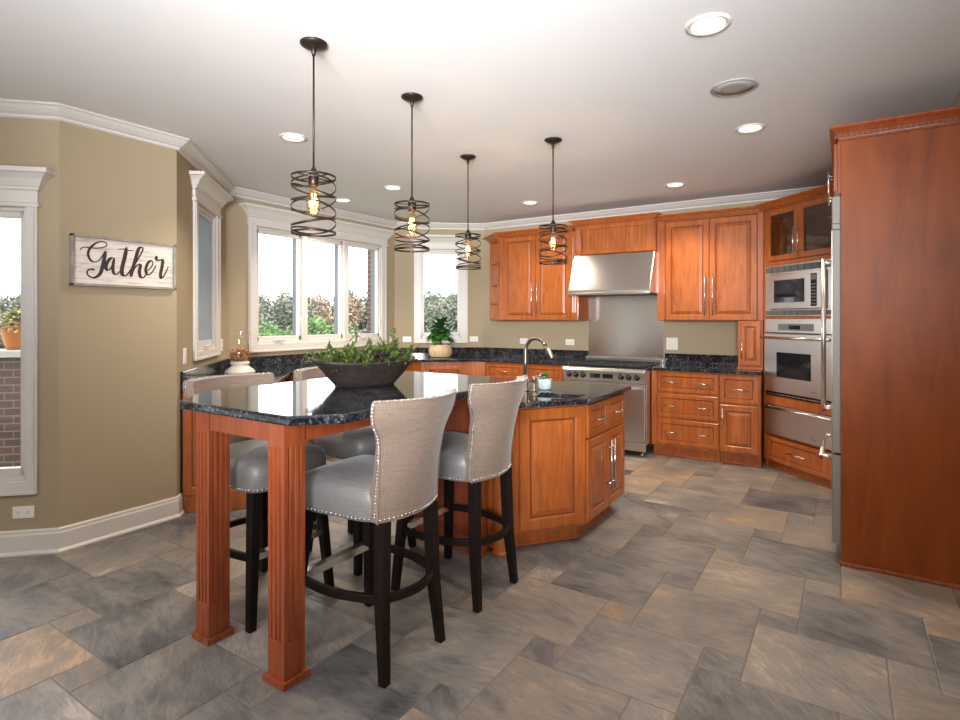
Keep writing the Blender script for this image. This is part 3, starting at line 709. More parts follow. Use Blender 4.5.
# ---------------------------------------------------------------- range
R_ = thing('range_cooker', 'stainless six-burner range with black knobs under the hood', 'stove', (-2.59, 0, 0))
w = .90
m = MB(); m.box(.002, w - .002, 5.70, 6.365, .12, .875); m.build('body', 'steel', R_, .002)
m = MB(); vs = []
for x_ in (.0, w): vs += [(x_, 5.70, .745), (x_, 5.655, .75), (x_, 5.625, .862), (x_, 5.64, .892), (x_, 5.72, .895), (x_, 5.72, .745)]
m.add(vs, [(0, 1, 2, 3, 4, 5), (11, 10, 9, 8, 7, 6)] + [(i, (i + 1) % 6, 6 + (i + 1) % 6, 6 + i) for i in range(6)]); cpn = m.build('control_panel', 'steel', R_, .003)
m = MB(); m.box(.31, .575, 5.632, 5.650, .778, .846); m.build('display', 'paper', cpn)
for q in range(2):
    m = MB(); m.box(.318 + q * .135, .432 + q * .135, 5.6295, 5.634, .79, .834); m.build('display_screen', 'blackglass', cpn)
for k, xx in enumerate((.075, .155, .235, .655, .735, .82)):
    m = MB(); mat = Matrix.Translation((xx, 5.642, .808)) @ Matrix.Rotation(math.radians(66), 4, 'X')
    m.lathe([(.031, 0), (.031, .008), (.026, .012), (.022, .038), (.0, .040)], 18, mat); m.box(-.004, .004, -.022, .022, .036, .044, mat)
    kn = m.build('knob', 'black', cpn)
m = MB(); m.box(.005, w - .005, 5.655, 5.70, .155, .738); dr = m.build('oven_door', 'steel', R_, .004)
m = MB(); m.box(.17, .62, 5.653, 5.6545, .30, .62); m.build('door_window', 'blackglass', dr)
m = MB(); m.tube([(.03, 5.60, .692), (w - .03, 5.60, .692)], .014, 12)
for q in (.06, w - .06): m.tube([(q, 5.60, .692), (q, 5.657, .692)], .012, 8)
m.build('handle', 'nickel', dr)
m = MB(); m.box(.005, w - .005, 5.675, 5.70, .055, .148); m.build('kick_panel', 'steel', R_, .003)
for xx in (.06, w - .06):
    for yy in (5.74, 6.30): MB().lathe([(.024, .001), (.024, .015), (.016, .02), (.016, .125)], 12, Matrix.Translation((xx, yy, 0))).build('foot', 'nickel', R_)
m = MB(); m.box(.015, w - .015, 5.70, 6.30, .8755, .897); m.build('cooktop', 'black', R_, .002)
for gx in range(3):
    m = MB(); a = .03 + gx * .285
    for yy in (5.72, 5.86, 6.0, 6.14, 6.28): m.box(a, a + .27, yy - .007, yy + .007, .915, .931)
    for xx in (0, .085, .178, .263): m.box(a + xx, a + xx + .012, 5.72, 6.28, .915, .929)
    for xx in (.0, .26):
        for yy in (5.72, 6.0, 6.28): m.box(a + xx, a + xx + .012, yy - .006, yy + .006, .897, .916)
    m.build('grate', 'iron', R_, .002)
    for yy in (5.87, 6.14): MB().lathe([(.055, .8975), (.055, .906), (.035, .912), (0, .913)], 16, Matrix.Translation((a + .135, yy, 0))).build('burner', 'iron', R_)
m = MB(); m.box(.0, w, 6.30, 6.366, .8755, .958); m.box(-.002, w + .002, 6.27, 6.366, .945, .962); m.build('rear_ledge', 'steel', R_, .003)

# ---------------------------------------------------------------- counter cabinet and oven tower
K = thing('counter_cabinet', 'small cherry cabinet standing on the counter beside the oven tower', 'cabinet', (-.885, 6.0, .915))
m = MB(); m.box(0, .222, .02, .375, 0, .476); m.build('cabinet_box', 'cherry', K, .002)
m = MB(); m.panel(.022, .205, .045, .462, 0, .0195, [(.038, 0), (.040, .002), (.045, .008), (.050, .008), (.066, .001), (.068, 0)]); f = m.build('door', 'cherry', K); pull(f, .042, .19, .16, True)
m = MB(); m.box(-.006, .222, -.004, .02, .0, .02); m.build('base_moulding', 'cherry', K, .003)

OT_A, OT_B = (-.655, 5.985), (.012, 5.318)
loc, rz, OL = frame(OT_A, OT_B)
O = thing('oven_tower', 'tall cherry corner cabinet holding microwave, oven and warming drawer', 'cabinet', loc, rz)
TD = .54
m = MB()
m.box(0, .018, .02, TD, .0, 2.44); m.box(OL - .018, OL, .02, TD, 0, 2.44); m.box(.018, OL - .018, TD - .015, TD, 0.0, 2.44)
for z in ((.075, .09), (.312, .33), (.61, .69), (1.415, 1.432), (1.905, 1.945), (2.42, 2.44)): m.box(.018, OL - .018, .02, TD - .015, z[0], z[1])
m.box(.018, OL - .018, .2, .21, .09, .31)
m.build('cabinet_box', 'cherry', O, .001)
m = MB(); m.box(.0, OL, .05, .062, .0, .074); m.box(0, OL, .036, .05, .001, .02); m.build('toe_kick', 'cherry', O, .003)
m = MB()
for a, b in ((.0, .030), (OL - .10, OL)): m.box(a, b, .004, .0195, .075, 2.44)
m.box(.03, OL - .1, .004, .0195, .612, .69); m.box(.03, OL - .1, .004, .0195, 1.414, 1.434); m.box(.03, OL - .1, .004, .0195, 1.905, 1.945); m.box(.03, OL - .1, .004, .0195, 2.432, 2.44)
m.build('face_frame', 'cherry', O, .002)
DW = (OL - .13) / 2
for k in range(2):
    a = .032 + k * DW; b = a + DW - .004; z0, z1 = 1.95, 2.43; s = .052; m = MB()
    for q in ((a, a + s, z0, z1), (b - s, b, z0, z1), (a + s, b - s, z0, z0 + s), (a + s, b - s, z1 - s, z1)): m.box(q[0], q[1], -.0, .0195, q[2], q[3])
    f = m.build('glass_door', 'cherry', O, .004); MB().box(a + s - .004, b - s + .004, .008, .012, z0 + s - .004, z1 - s + .004).build('glass', 'cabglass', f)
    pull(f, b - .026 if k == 0 else a + .026, 2.11, .25, True)
m = MB(); m.panel(.034, OL - .104, .080, .306, 0, .0195, SLIM); f = m.build('drawer', 'cherry', O); pull(f, (OL - .07) / 2, .20, .22)
cornice(O, 0, OL, .0, 2.44, TD)
WD = thing('warming_drawer', 'stainless warming drawer under the wall oven', 'appliance', loc, rz)
x0, x1 = .034, OL - .104
m = MB(); m.box(x0 + .01, x1 - .01, .02, .45, .335, .605); m.build('body', 'ventgrey', WD)
m = MB(); m.box(x0, x1, -.012, .019, .336, .606); f = m.build('front', 'steel_v', WD, .004)
m = MB(); m.tube([(x0 + .0, -.045, .588), (x1, -.045, .588)], .012, 12)
for q in (x0 + .04, x1 - .04): m.tube([(q, -.045, .588), (q, -.010, .588)], .009, 8)
m.build('handle', 'nickel', f)
WO = thing('wall_oven', 'stainless built-in wall oven with dark window', 'oven', loc, rz)
m = MB(); m.box(x0 + .01, x1 - .01, .02, .50, .695, 1.41); m.build('body', 'ventgrey', WO)
m = MB(); m.box(x0, x1, -.008, .019, 1.285, 1.411); cpn = m.build('control_panel', 'steel_v', WO, .003)
m = MB(); m.box(.20, .62, -.0095, -.008, 1.305, 1.368); m.build('display', 'paper', cpn)
m = MB(); m.box(.335, .47, -.0105, -.0095, 1.318, 1.352); m.build('display_screen', 'blackglass', cpn)
m = MB()
for q in range(5):
    for u in (.222, .50): m.box(u + q * .020, u + q * .020 + .012, -.0108, -.0095, 1.322, 1.328); m.box(u + q * .020, u + q * .020 + .012, -.0108, -.0095, 1.342, 1.348)
m.build('buttons', 'ventgrey', cpn)
m = MB(); m.box(x0, x1, -.018, .019, .735, 1.274); dr = m.build('oven_door', 'steel_v', WO, .005)
m = MB(); m.box(.195, .60, -.0195, -.018, .875, 1.105); m.build('door_window', 'blackglass', dr)
m = MB(); m.tube([(x0, -.058, 1.238), (x1, -.058, 1.238)], .013, 12)
for q in (x0 + .04, x1 - .04): m.tube([(q, -.058, 1.238), (q, -.016, 1.238)], .010, 8)
m.build('handle', 'nickel', dr)
def script_mark(parent, x0, z0, s, y, mat='ventgrey', name='maker_mark'):
    pts = [(0, 0), (.3, .9), (.55, .1), (.8, .6), (1.0, .1), (1.3, .55), (1.5, .1), (1.8, .6), (2.0, .1), (2.3, .5), (2.6, .2)]
    m = MB(); m.tube([(x0 + p[0] * s, y, z0 + p[1] * s) for p in pts], .0012, 6); m.build(name, mat, parent)
script_mark(dr, .60, .775, .024, -.0185); script_mark(f, .60, .372, .024, -.0125)
m = MB(); m.box(x0, x1, .0, .019, .697, .732); m.build('vent_strip', 'black', WO)
m = MB(); m.box(x0, x1, -.006, .0, .710, .716); m.build('vent_trim', 'steel_v', WO)
MW = thing('microwave', 'stainless built-in microwave in a trim frame above the oven', 'microwave', loc, rz)
m = MB(); m.box(x0 + .05, x1 - .05, .02, .40, 1.49, 1.82); m.build('body', 'ventgrey', MW)
m = MB(); a, b = x0, x1
for q in ((a, a + .075, 1.436, 1.903), (b - .075, b, 1.436, 1.903), (a + .075, b - .075, 1.487, 1.498), (a + .075, b - .075, 1.436, 1.446), (a + .075, b - .075, 1.82, 1.838), (a + .075, b - .075, 1.892, 1.903)): m.box(q[0], q[1], -.006, .019, q[2], q[3])
tk = m.build('trim_frame', 'steel', MW, .002)
for zz in ((1.447, 1.486), (1.839, 1.891)):
    m = MB(); n = 10; wd = (b - a - .01) / n
    for k in range(n): m.box(a + .005 + k * wd + .003, a + .005 + (k + 1) * wd - .003, -.0075, -.004, zz[0], zz[1])
    m.build('vent_louvre', 'ventgrey', tk)
m = MB(); m.box(a + .078, b - .078, -.020, .019, 1.50, 1.818); dr = m.build('microwave_door', 'steel', MW, .006)
m = MB(); m.box(a + .13, .53, -.0215, -.020, 1.56, 1.765); m.build('door_window', 'blackglass', dr)
m = MB(); m.box(.60, .665, -.0215, -.020, 1.52, 1.80); cpn = m.build('control_panel', 'blackglass', dr)
m = MB(); m.box(.607, .658, -.0222, -.0215, 1.745, 1.79); m.build('display', 'paper', cpn)
m = MB()
for r in range(7):
    for c in range(3): m.box(.609 + c * .017, .609 + c * .017 + .012, -.0222, -.0215, 1.535 + r * .028, 1.535 + r * .028 + .012)
m.build('buttons', 'paper', cpn)

# ---------------------------------------------------------------- refrigerator and its enclosure
E_ = thing('fridge_enclosure', 'tall cherry end panel and over-fridge cabinet at right', 'cabinet', (0, 0, 0))
m = MB(); m.box(-.02, .625, 3.82, 3.845, .022, 2.43); pn = m.build('side_panel', 'panel', E_, .002)
m = MB(); m.box(-.026, .625, 3.806, 3.82, .001, .024); m.box(-.02, .625, 3.82, 3.845, .001, .022); m.build('shoe_moulding', 'leg_wood', E_, .004)
m = MB(); m.box(-.035, .62, 3.846, 4.78, 2.145, 2.43); m.build('cabinet_box', 'leg_wood', E_, .002)
m = MB(); m.box(-.036, -.02, 3.822, 3.846, 2.13, 2.43); m.build('stile', 'leg_wood', E_, .002)
for a, b, hy in ((3.85, 4.312, 4.27), (4.316, 4.778, 4.36)):
    m = MB(); m.panel(a, b, 2.15, 2.425, 0, .0195, SLIM); m.v = [Vector((-.0555 + p.y, a + b - p.x, p.z)) for p in m.v]; f = m.build('door', 'leg_wood', E_)
    q = MB(); q.tube([(-.088, hy, 2.16), (-.088, hy, 2.36)], .0055)
    for z in (2.19, 2.33): q.tube([(-.055, hy, z), (-.088, hy, z)], .0045)
    q.build('handle', 'nickel', f)
m = MB(); vs = []; fs = []
pr = [(d, 2.43 + z * 1.12) for d, z in CABCR]
m.sweep([(-.02, 4.78), (-.02, 3.82), (.625, 3.82)][::1], [(d, z) for d, z in pr]); 
m.v = [Vector(p) for p in m.v]; cn = m.build('cornice', 'leg_wood', E_)
d = MB(); k = 0
for i in range(25): a = -.03 + i * .0265; d.box(a, a + .0145, 3.790, 3.801, 2.443, 2.461)
for i in range(36): a = 3.80 + i * .0265; d.box(-.050, -.039, a, a + .0145, 2.443, 2.461)
d.build('dentil_row', 'leg_wood', cn); g_ = MB(); g_.box(-.0415, .625, 3.7985, 3.808, 2.4425, 2.4615); g_.box(-.0415, -.032, 3.80, 4.78, 2.4425, 2.4615); g_.build('dentil_shade', 'glaze_and_shade', cn)  # dark backing strips stand in for shade behind these dentils
F_ = thing('refrigerator', 'stainless french-door refrigerator behind the tall cherry panel', 'refrigerator', (0, 0, 0))
m = MB(); m.box(-.005, .60, 3.87, 4.77, .03, 2.12); m.build('body', 'ventgrey', F_)
m = MB(); m.box(-.02, -.005, 3.86, 4.775, .03, .10); m.build('toe_grille', 'black', F_)
m = MB(); m.box(-.062, -.006, 3.858, 4.775, 1.965, 2.122); m.build('top_grille', 'fridge_reflection_grey', F_, .002)
for a, b, hy in ((3.858, 4.314, 4.268), (4.32, 4.775, 4.366)):
    m = MB(); m.box(-.0605, -.012, a, b, .632, 1.93); f = m.build('fridge_door', 'fridge_reflection_grey', F_, .003)
    MB().box(-.066, -.0607, a, b, .632, 1.93).build('door_skin', 'steel', f, .002)
    q = MB(); q.tube([(-.118, hy, .80), (-.118, hy, 1.80)], .013, 12)
    for z in (.83, 1.77): q.tube([(-.064, hy, z), (-.118, hy, z)], .012, 10)
    h = q.build('handle', 'nickel', f)
    q = MB(); q.lathe([(.012, 0), (.012, .003), (0, .004)], 12, Matrix.Translation((-.118, hy - .0125, .825)) @ Matrix.Rotation(math.radians(90), 4, 'X')); q.build('medallion', 'red', h)
m = MB(); m.box(-.062, -.02, 3.856, 3.90, 1.932, 1.963); m.build('hinge_cover', 'fridge_reflection_grey', F_, .002)
m = MB(); m.box(-.0605, -.012, 3.858, 4.775, .105, .618); f = m.build('freezer_drawer', 'fridge_reflection_grey', F_, .003)
MB().box(-.066, -.0607, 3.858, 4.775, .105, .618).build('drawer_skin', 'steel', f, .002)
q = MB(); q.tube([(-.120, 3.93, .585), (-.120, 4.71, .585)], .013, 12)
for y in (3.96, 4.68): q.tube([(-.064, y, .585), (-.120, y, .585)], .012, 10)
h = q.build('handle', 'nickel', f)
q = MB(); q.lathe([(.0125, 0), (.0125, .003), (0, .004)], 14, Matrix.Translation((-.120, 3.9305, .585)) @ Matrix.Rotation(math.radians(90), 4, 'X')); q.build('medallion', 'red', h)

# ---------------------------------------------------------------- island
I_ = thing('kitchen_island', 'cherry kitchen island with angled panelled corners and drawers', 'island', (0, 0, 0))
body = [(-1.38, 4.05), (-1.38, 3.335), (-1.665, 2.95), (-1.76, 2.865), (-2.45, 2.865), (-2.555, 2.95), (-2.84, 3.335), (-2.84, 4.05)]
m = MB(); m.prism(body, .105, .68); m.prism([p for p in body], .68, .70)
# upper body as rim walls so that the sink bowl has room
n = len(body); inn = []
cx, cy = -2.11, 3.45
for i in range(n):
    a, b = body[i], body[(i + 1) % n]
    d_ = (Vector(b) - Vector(a)).normalized(); nn_ = Vector((-d_.y, d_.x)) * -.018
    if (Vector((cx, cy)) - Vector(a)).dot(nn_) < 0: nn_ = -nn_
    m.prism([a, b, tuple(Vector(b) + nn_), tuple(Vector(a) + nn_)], .70, .879)
m.build('cabinet_box', 'cherry', I_, .002)
toe = [(-1.45, 4.0), (-1.45, 3.36), (-1.70, 3.03), (-1.80, 2.93), (-2.41, 2.93), (-2.51, 3.03), (-2.77, 3.36), (-2.77, 4.0)]
m = MB(); m.prism(toe, .001, .1045)
sh = [(p[0] + (p[0] + 2.11) * .012, p[1] + (p[1] - 3.5) * .014) for p in toe]; m.prism(sh, .001, .02); m.build('toe_kick', 'cherry', I_, .004)
def facing(A, B):
    loc, rz, L = frame(A, B); return Matrix.Translation(loc) @ Matrix.Rotation(rz, 4, 'Z'), L
def apply(m, mat): m.v = [mat @ p for p in m.v]; return m
def fpull(parent, mat, *a, **k):
    o = pull(parent, *a, **k); o.data.transform(mat); return o
mat, L = facing((-1.38, 3.335), (-1.38, 4.05))
hw = L / 2
for k in range(2):
    a = .012 + k * hw if k == 0 else hw + .002; b = hw - .002 if k == 0 else L - .012
    m = MB(); m.panel(a, b, .655, .862, -.0205, .02, SLIM); f = apply(m, mat).build('drawer', 'cherry', I_); fpull(f, mat, (a + b) / 2, .757, .16, y=-.0205)
    m = MB(); m.panel(a, b, .125, .640, -.0205, .02, [(.048, 0), (.051, .0025), (.057, .008), (.062, .008), (.083, .001), (.086, 0)]); f = apply(m, mat).build('door', 'cherry', I_); fpull(f, mat, b - .03 if k == 0 else a + .03, .42, .34, True, y=-.0205, r=.0065, off=.038)
for A, B in (((-1.665, 2.95), (-1.38, 3.335)), ((-2.84, 3.335), (-2.555, 2.95))):
    mat, L = facing(A, B); m = MB(); m.panel(.02, L - .008, .125, .862, -.0205, .02, [(.062, 0), (.066, .003), (.074, .010), (.080, .010), (.110, .001), (.113, 0)]); apply(m, mat).build('raised_panel', 'cherry', I_)
mat, L = facing((-2.45, 2.865), (-1.76, 2.865))
mat2, L2 = facing((-2.84, 4.05), (-2.84, 3.335))
for k in range(2):
    m = MB(); m.panel(.012 + k * L2 / 2, L2 / 2 * (k + 1) - .008, .125, .862, -.0205, .02); apply(m, mat2).build('door', 'cherry', I_)
mat2, L2 = facing((-1.38, 4.05), (-2.84, 4.05))
for k in range(3):
    m = MB(); m.panel(.012 + k * L2 / 3, L2 / 3 * (k + 1) - .008, .125, .862, -.0205, .02); apply(m, mat2).build('door', 'cherry', I_)
for X in (-1.735, -2.485):
    m = MB(); mt = Matrix.Translation((X, 2.885, 0)); m.prism([(.045 * math.cos(a), .045 * math.sin(a)) for a in [k * math.pi / 12 for k in range(24)]], .10, .879, mt, True); m.lathe([(.056, .002), (.056, .016), (.047, .024), (.045, .10)], 24, mt); m.build('corner_post', 'cherry', I_, .002)
sinkpoly = [(-1.735, 3.345), (-1.415, 3.455), (-1.415, 3.285), (-1.525, 3.145), (-1.65, 3.135)]
sk = [(-1.395 - .36, 3.33), (-1.40, 3.46), (-1.40, 3.27), (-1.49, 3.16), (-1.70, 3.13)]
sinkpoly = [(-1.72, 3.40), (-1.42, 3.47), (-1.42, 3.29), (-1.50, 3.19), (-1.66, 3.16)]
islab = [(-1.325, 4.09), (-1.325, 3.275), (-1.565, 2.945), (-1.655, 2.86), (-2.565, 2.86), (-2.655, 2.945), (-2.895, 3.275), (-2.895, 4.09)]
slab('island_countertop', islab, .882, .914, 'low black granite top of the island, holding the prep sink', .006, [sinkpoly])
S2 = thing('prep_sink', 'small stainless undermount prep sink set in the island', 'sink', (0, 0, 0))
def shrink(poly, k, c): return [(c[0] + (p[0] - c[0]) * k, c[1] + (p[1] - c[1]) * k) for p in poly]
c_ = (-1.545, 3.30); o1 = shrink(sinkpoly, 1.04, c_); o2 = shrink(sinkpoly, 1.0, c_); o3 = shrink(sinkpoly, .85, c_); n = 5
m = MB(); vs = [(p[0], p[1], .8805) for p in o1] + [(p[0], p[1], .8805) for p in o2] + [(p[0], p[1], .74) for p in o2] + [(p[0], p[1], .72) for p in o3]
fs = [(r * n + i, r * n + (i + 1) % n, (r + 1) * n + (i + 1) % n, (r + 1) * n + i) for r in range(3) for i in range(n)] + [tuple(range(3 * n, 4 * n))]
m.add(vs, fs); b_ = m.build('bowl', 'steel', S2); sm = b_.modifiers.new('solid', 'SOLIDIFY'); sm.thickness = .0015
MB().lathe([(.03, .7215), (.03, .7235), (.012, .7235), (0, .7225)], 16, Matrix.Translation((-1.545, 3.31, 0))).build('drain', 'chrome', S2)
FA = thing('kitchen_faucet', 'brushed nickel gooseneck pull-down faucet on the island', 'faucet', (-1.85, 3.415, .9145))
m = MB(); m.lathe([(.028, 0), (.028, .006), (.020, .014), (.018, .10), (.0165, .11)], 18); m.build('base', 'faucet', FA)
sx = Vector((.83, -.40, 0)).normalized(); sx = Vector((.98, -.15, 0)).normalized(); pts = [Vector((0, 0, .10)), Vector((0, 0, .20))]; r = .088
for k in range(13): a = math.pi - k * math.pi * .84 / 12; pts.append(Vector((0, 0, .275)) + sx * (r + r * math.cos(a)) + Vector((0, 0, r * math.sin(a))))
m = MB(); m.tube(pts, .0125, 12); m.build('spout', 'faucet', FA)
t = (pts[-1] - pts[-2]).normalized(); m = MB(); m.tube([pts[-1], pts[-1] + t * .03, pts[-1] + t * .095, pts[-1] + t * .105], [.0145, .017, .0185, .015], 14); m.build('spray_head', 'faucet', FA)
m = MB(); hb = Vector((.045, .02, 0)); hx = Vector((.9, .45, 0)).normalized()
m.tube([(0, 0, .065), (.035, .015, .068)], .010, 10); m.tube([(.035, .015, .068), Vector((.035, .015, .068)) + hx * .05 + Vector((0, 0, .022)), Vector((.035, .015, .068)) + hx * .10 + Vector((0, 0, .028))], [.009, .006, .005], 10); m.build('lever', 'faucet', FA)
SD = thing('soap_dispenser', 'short brushed nickel soap pump beside the island faucet', 'soap dispenser', (-1.79, 3.43, .9145))
m = MB(); m.lathe([(.018, 0), (.018, .005), (.011, .01), (.010, .07), (.013, .075), (.013, .10), (0, .102)], 14); m.build('pump', 'faucet', SD)
m = MB(); m.tube([(0, 0, .095), (.03, .01, .105), (.06, .02, .118)], .006, 8); m.build('nozzle', 'faucet', SD)
SU = thing('potted_succulent', 'small green succulent in a pale blue pot by the faucet', 'plant', (-1.775, 3.56, .9145))
MB().lathe([(.036, 0), (.044, .01), (.048, .075), (.044, .078), (.042, .065), (0, .065)], 24).build('pot', 'bluepot', SU)
m = MB()
def leafq(m, base, dirv, L, w, droop=.3, up=Vector((0, 0, 1)), n=4, curl=.25):
    d = Vector(dirv).normalized(); s = d.cross(up); s = s.normalized() if s.length > 1e-4 else Vector((1, 0, 0)); nn = s.cross(d); vs = []; fs = []
    for i in range(n + 1):
        u = i / n; ww = w * math.sin(math.pi * min(.97, .06 + u * .92)) ** .8; c = Vector(base) + d * (L * u) - Vector((0, 0, 1)) * (droop * L * u * u)
        vs += [c - s * ww + nn * (curl * ww), c, c + s * ww + nn * (curl * ww)]
    for i in range(n): o = 3 * i; fs += [(o, o + 1, o + 4, o + 3), (o + 1, o + 2, o + 5, o + 4)]
    m.add(vs, fs, True)
for ring, (nn_, el, L) in enumerate(((11, .2, .062), (9, .65, .056), (7, 1.1, .045))):
    for k in range(nn_):
        a = k * 2 * math.pi / nn_ + ring; leafq(m, (0, 0, .07 + ring * .006), (math.cos(a) * math.cos(el), math.sin(a) * math.cos(el), math.sin(el)), L, .016, .1)
m.build('rosette', 'leaf', SU)

# ---------------------------------------------------------------- bar table
T = thing('bar_table', 'counter-height table with black granite top on fluted cherry legs', 'table', (0, 0, 0))
top = [(-1.633, 1.265), (-1.497, 1.41), (-1.497, 2.66), (-1.60, 2.822), (-2.39, 2.822), (-2.535, 2.66), (-2.535, 1.49), (-2.32, 1.265)]
m = MB(); m.prism(top, 1.035, 1.07); m.build('tabletop', 'granite', T, .009, 3)
def leg(cx, cy):
    m = MB(); h = .049; z0, z1 = .17, .915; g = .0062; pts = []
    for s in range(4):
        c, sn = math.cos(s * math.pi / 2), math.sin(s * math.pi / 2); row = [(-h, -h)]
        for k in range(3):
            u = -.0255 + .0255 * k; row += [(u - g, -h), (u - g * .7, -h + g * .9), (u, -h + g * 1.25), (u + g * .7, -h + g * .9), (u + g, -h)]
        pts += [(cx + x * c - y * sn, cy + x * sn + y * c) for x, y in row]
    m.prism(pts, z0, z1); m.box(cx - h, cx + h, cy - h, cy + h, .03, z0); m.box(cx - h, cx + h, cy - h, cy + h, z1, 1.034)
    l = m.build('leg', 'leg_wood', T)
    p = MB(); q = .063; p.box(cx - q, cx + q, cy - q, cy + q, .001, .026); p.prism([(cx - q, cy - q), (cx + q, cy - q), (cx + q, cy + q), (cx - q, cy + q)], .026, .027); p.build('plinth', 'leg_wood', l, .006)
leg(-1.837, 1.428); leg(-2.357, 1.44)
m = MB(); m.box(-2.305, -1.889, 1.392, 1.414, .928, 1.034); m.build('apron', 'leg_wood', T, .002)
m = MB(); m.box(-1.815, -1.793, 1.480, 2.79, .928, 1.034); m.build('apron', 'leg_wood', T, .002)
m = MB(); m.box(-2.400, -2.378, 1.492, 2.79, .928, 1.034); m.build('apron', 'leg_wood', T, .002)
m = MB(); m.box(-2.40, -1.793, 2.792, 2.822, .105, 1.034); m.box(-2.40, -1.793, 2.785, 2.83, .001, .105); ep = m.build('end_panel', 'leg_wood', T, .002)
m = MB(); m.panel(-2.37, -1.86, .15, .90, 2.786, .006, [(.05, 0), (.056, .004), (.062, .004)]); m.build('raised_panel', 'leg_wood', ep)
m = MB(); fluted(m, -1.855, -1.793, .11, .925, 2.778, .014, 3, .06, .06); m.build('pilaster', 'leg_wood', ep)
m = MB(); m.box(-1.862, -1.786, 2.77, 2.785, .001, .03); m.build('plinth', 'leg_wood', ep, .004)

# ---------------------------------------------------------------- stools
SEAT = []
def seat_outline(n=48, grow=0.):
    """rounded trapezoid: front (+x) wide, back narrow and bulging"""
    cor = [(.245, .235, .07), (-.225, .190, .05), (-.225, -.190, .05), (.245, -.235, .07)]
    pts = []
    for k in range(n):
        a = 2 * math.pi * k / n; c, s = math.cos(a), math.sin(a)
        e = .33; x = math.copysign(abs(c) ** e, c); y = math.copysign(abs(s) ** e, s)
        X = .01 + x * (.24 + grow); wy = .2125 + .0225 * x; Y = y * (wy + grow)
        if x < -.5: X += .030 * min(1, (-.5 - x) * 2.5) - .034 * (1 - min(1, abs(Y) / .19) ** 2) * min(1, (-.5 - x) * 2.2)
        if x > .5: X += .012 * (1 - min(1, abs(Y) / .23) ** 2)
        pts.append((X, Y))
    return pts
HB = [.615, .68, .75, .84, .915, .95, .98, 1.01, 1.05, 1.085, 1.10]
HWB = [.186, .187, .188, .192, .200, .209, .226, .247, .260, .260, .253]
def back_pt(h, v, th):
    """v in -1..1 across, th = 0 outer, 1 inner"""
    i = 0
    while i < len(HB) - 2 and h > HB[i + 1]: i += 1
    t = (h - HB[i]) / (HB[i + 1] - HB[i]); w = HWB[i] + (HWB[i + 1] - HWB[i]) * t
    u = max(0, (h - .615) / .485); xe = -.212 - .055 * u ** 1.6; bl_ = .048 + .058 * u
    thick = .075 - .027 * min(1, u * 1.6)
    x = xe - bl_ * (1 - v * v) + th * thick * (1 - .15 * v * v); y = v * w * (1 - .10 * th * (1 if u > .3 else .3))
    return Vector((x, y, h))
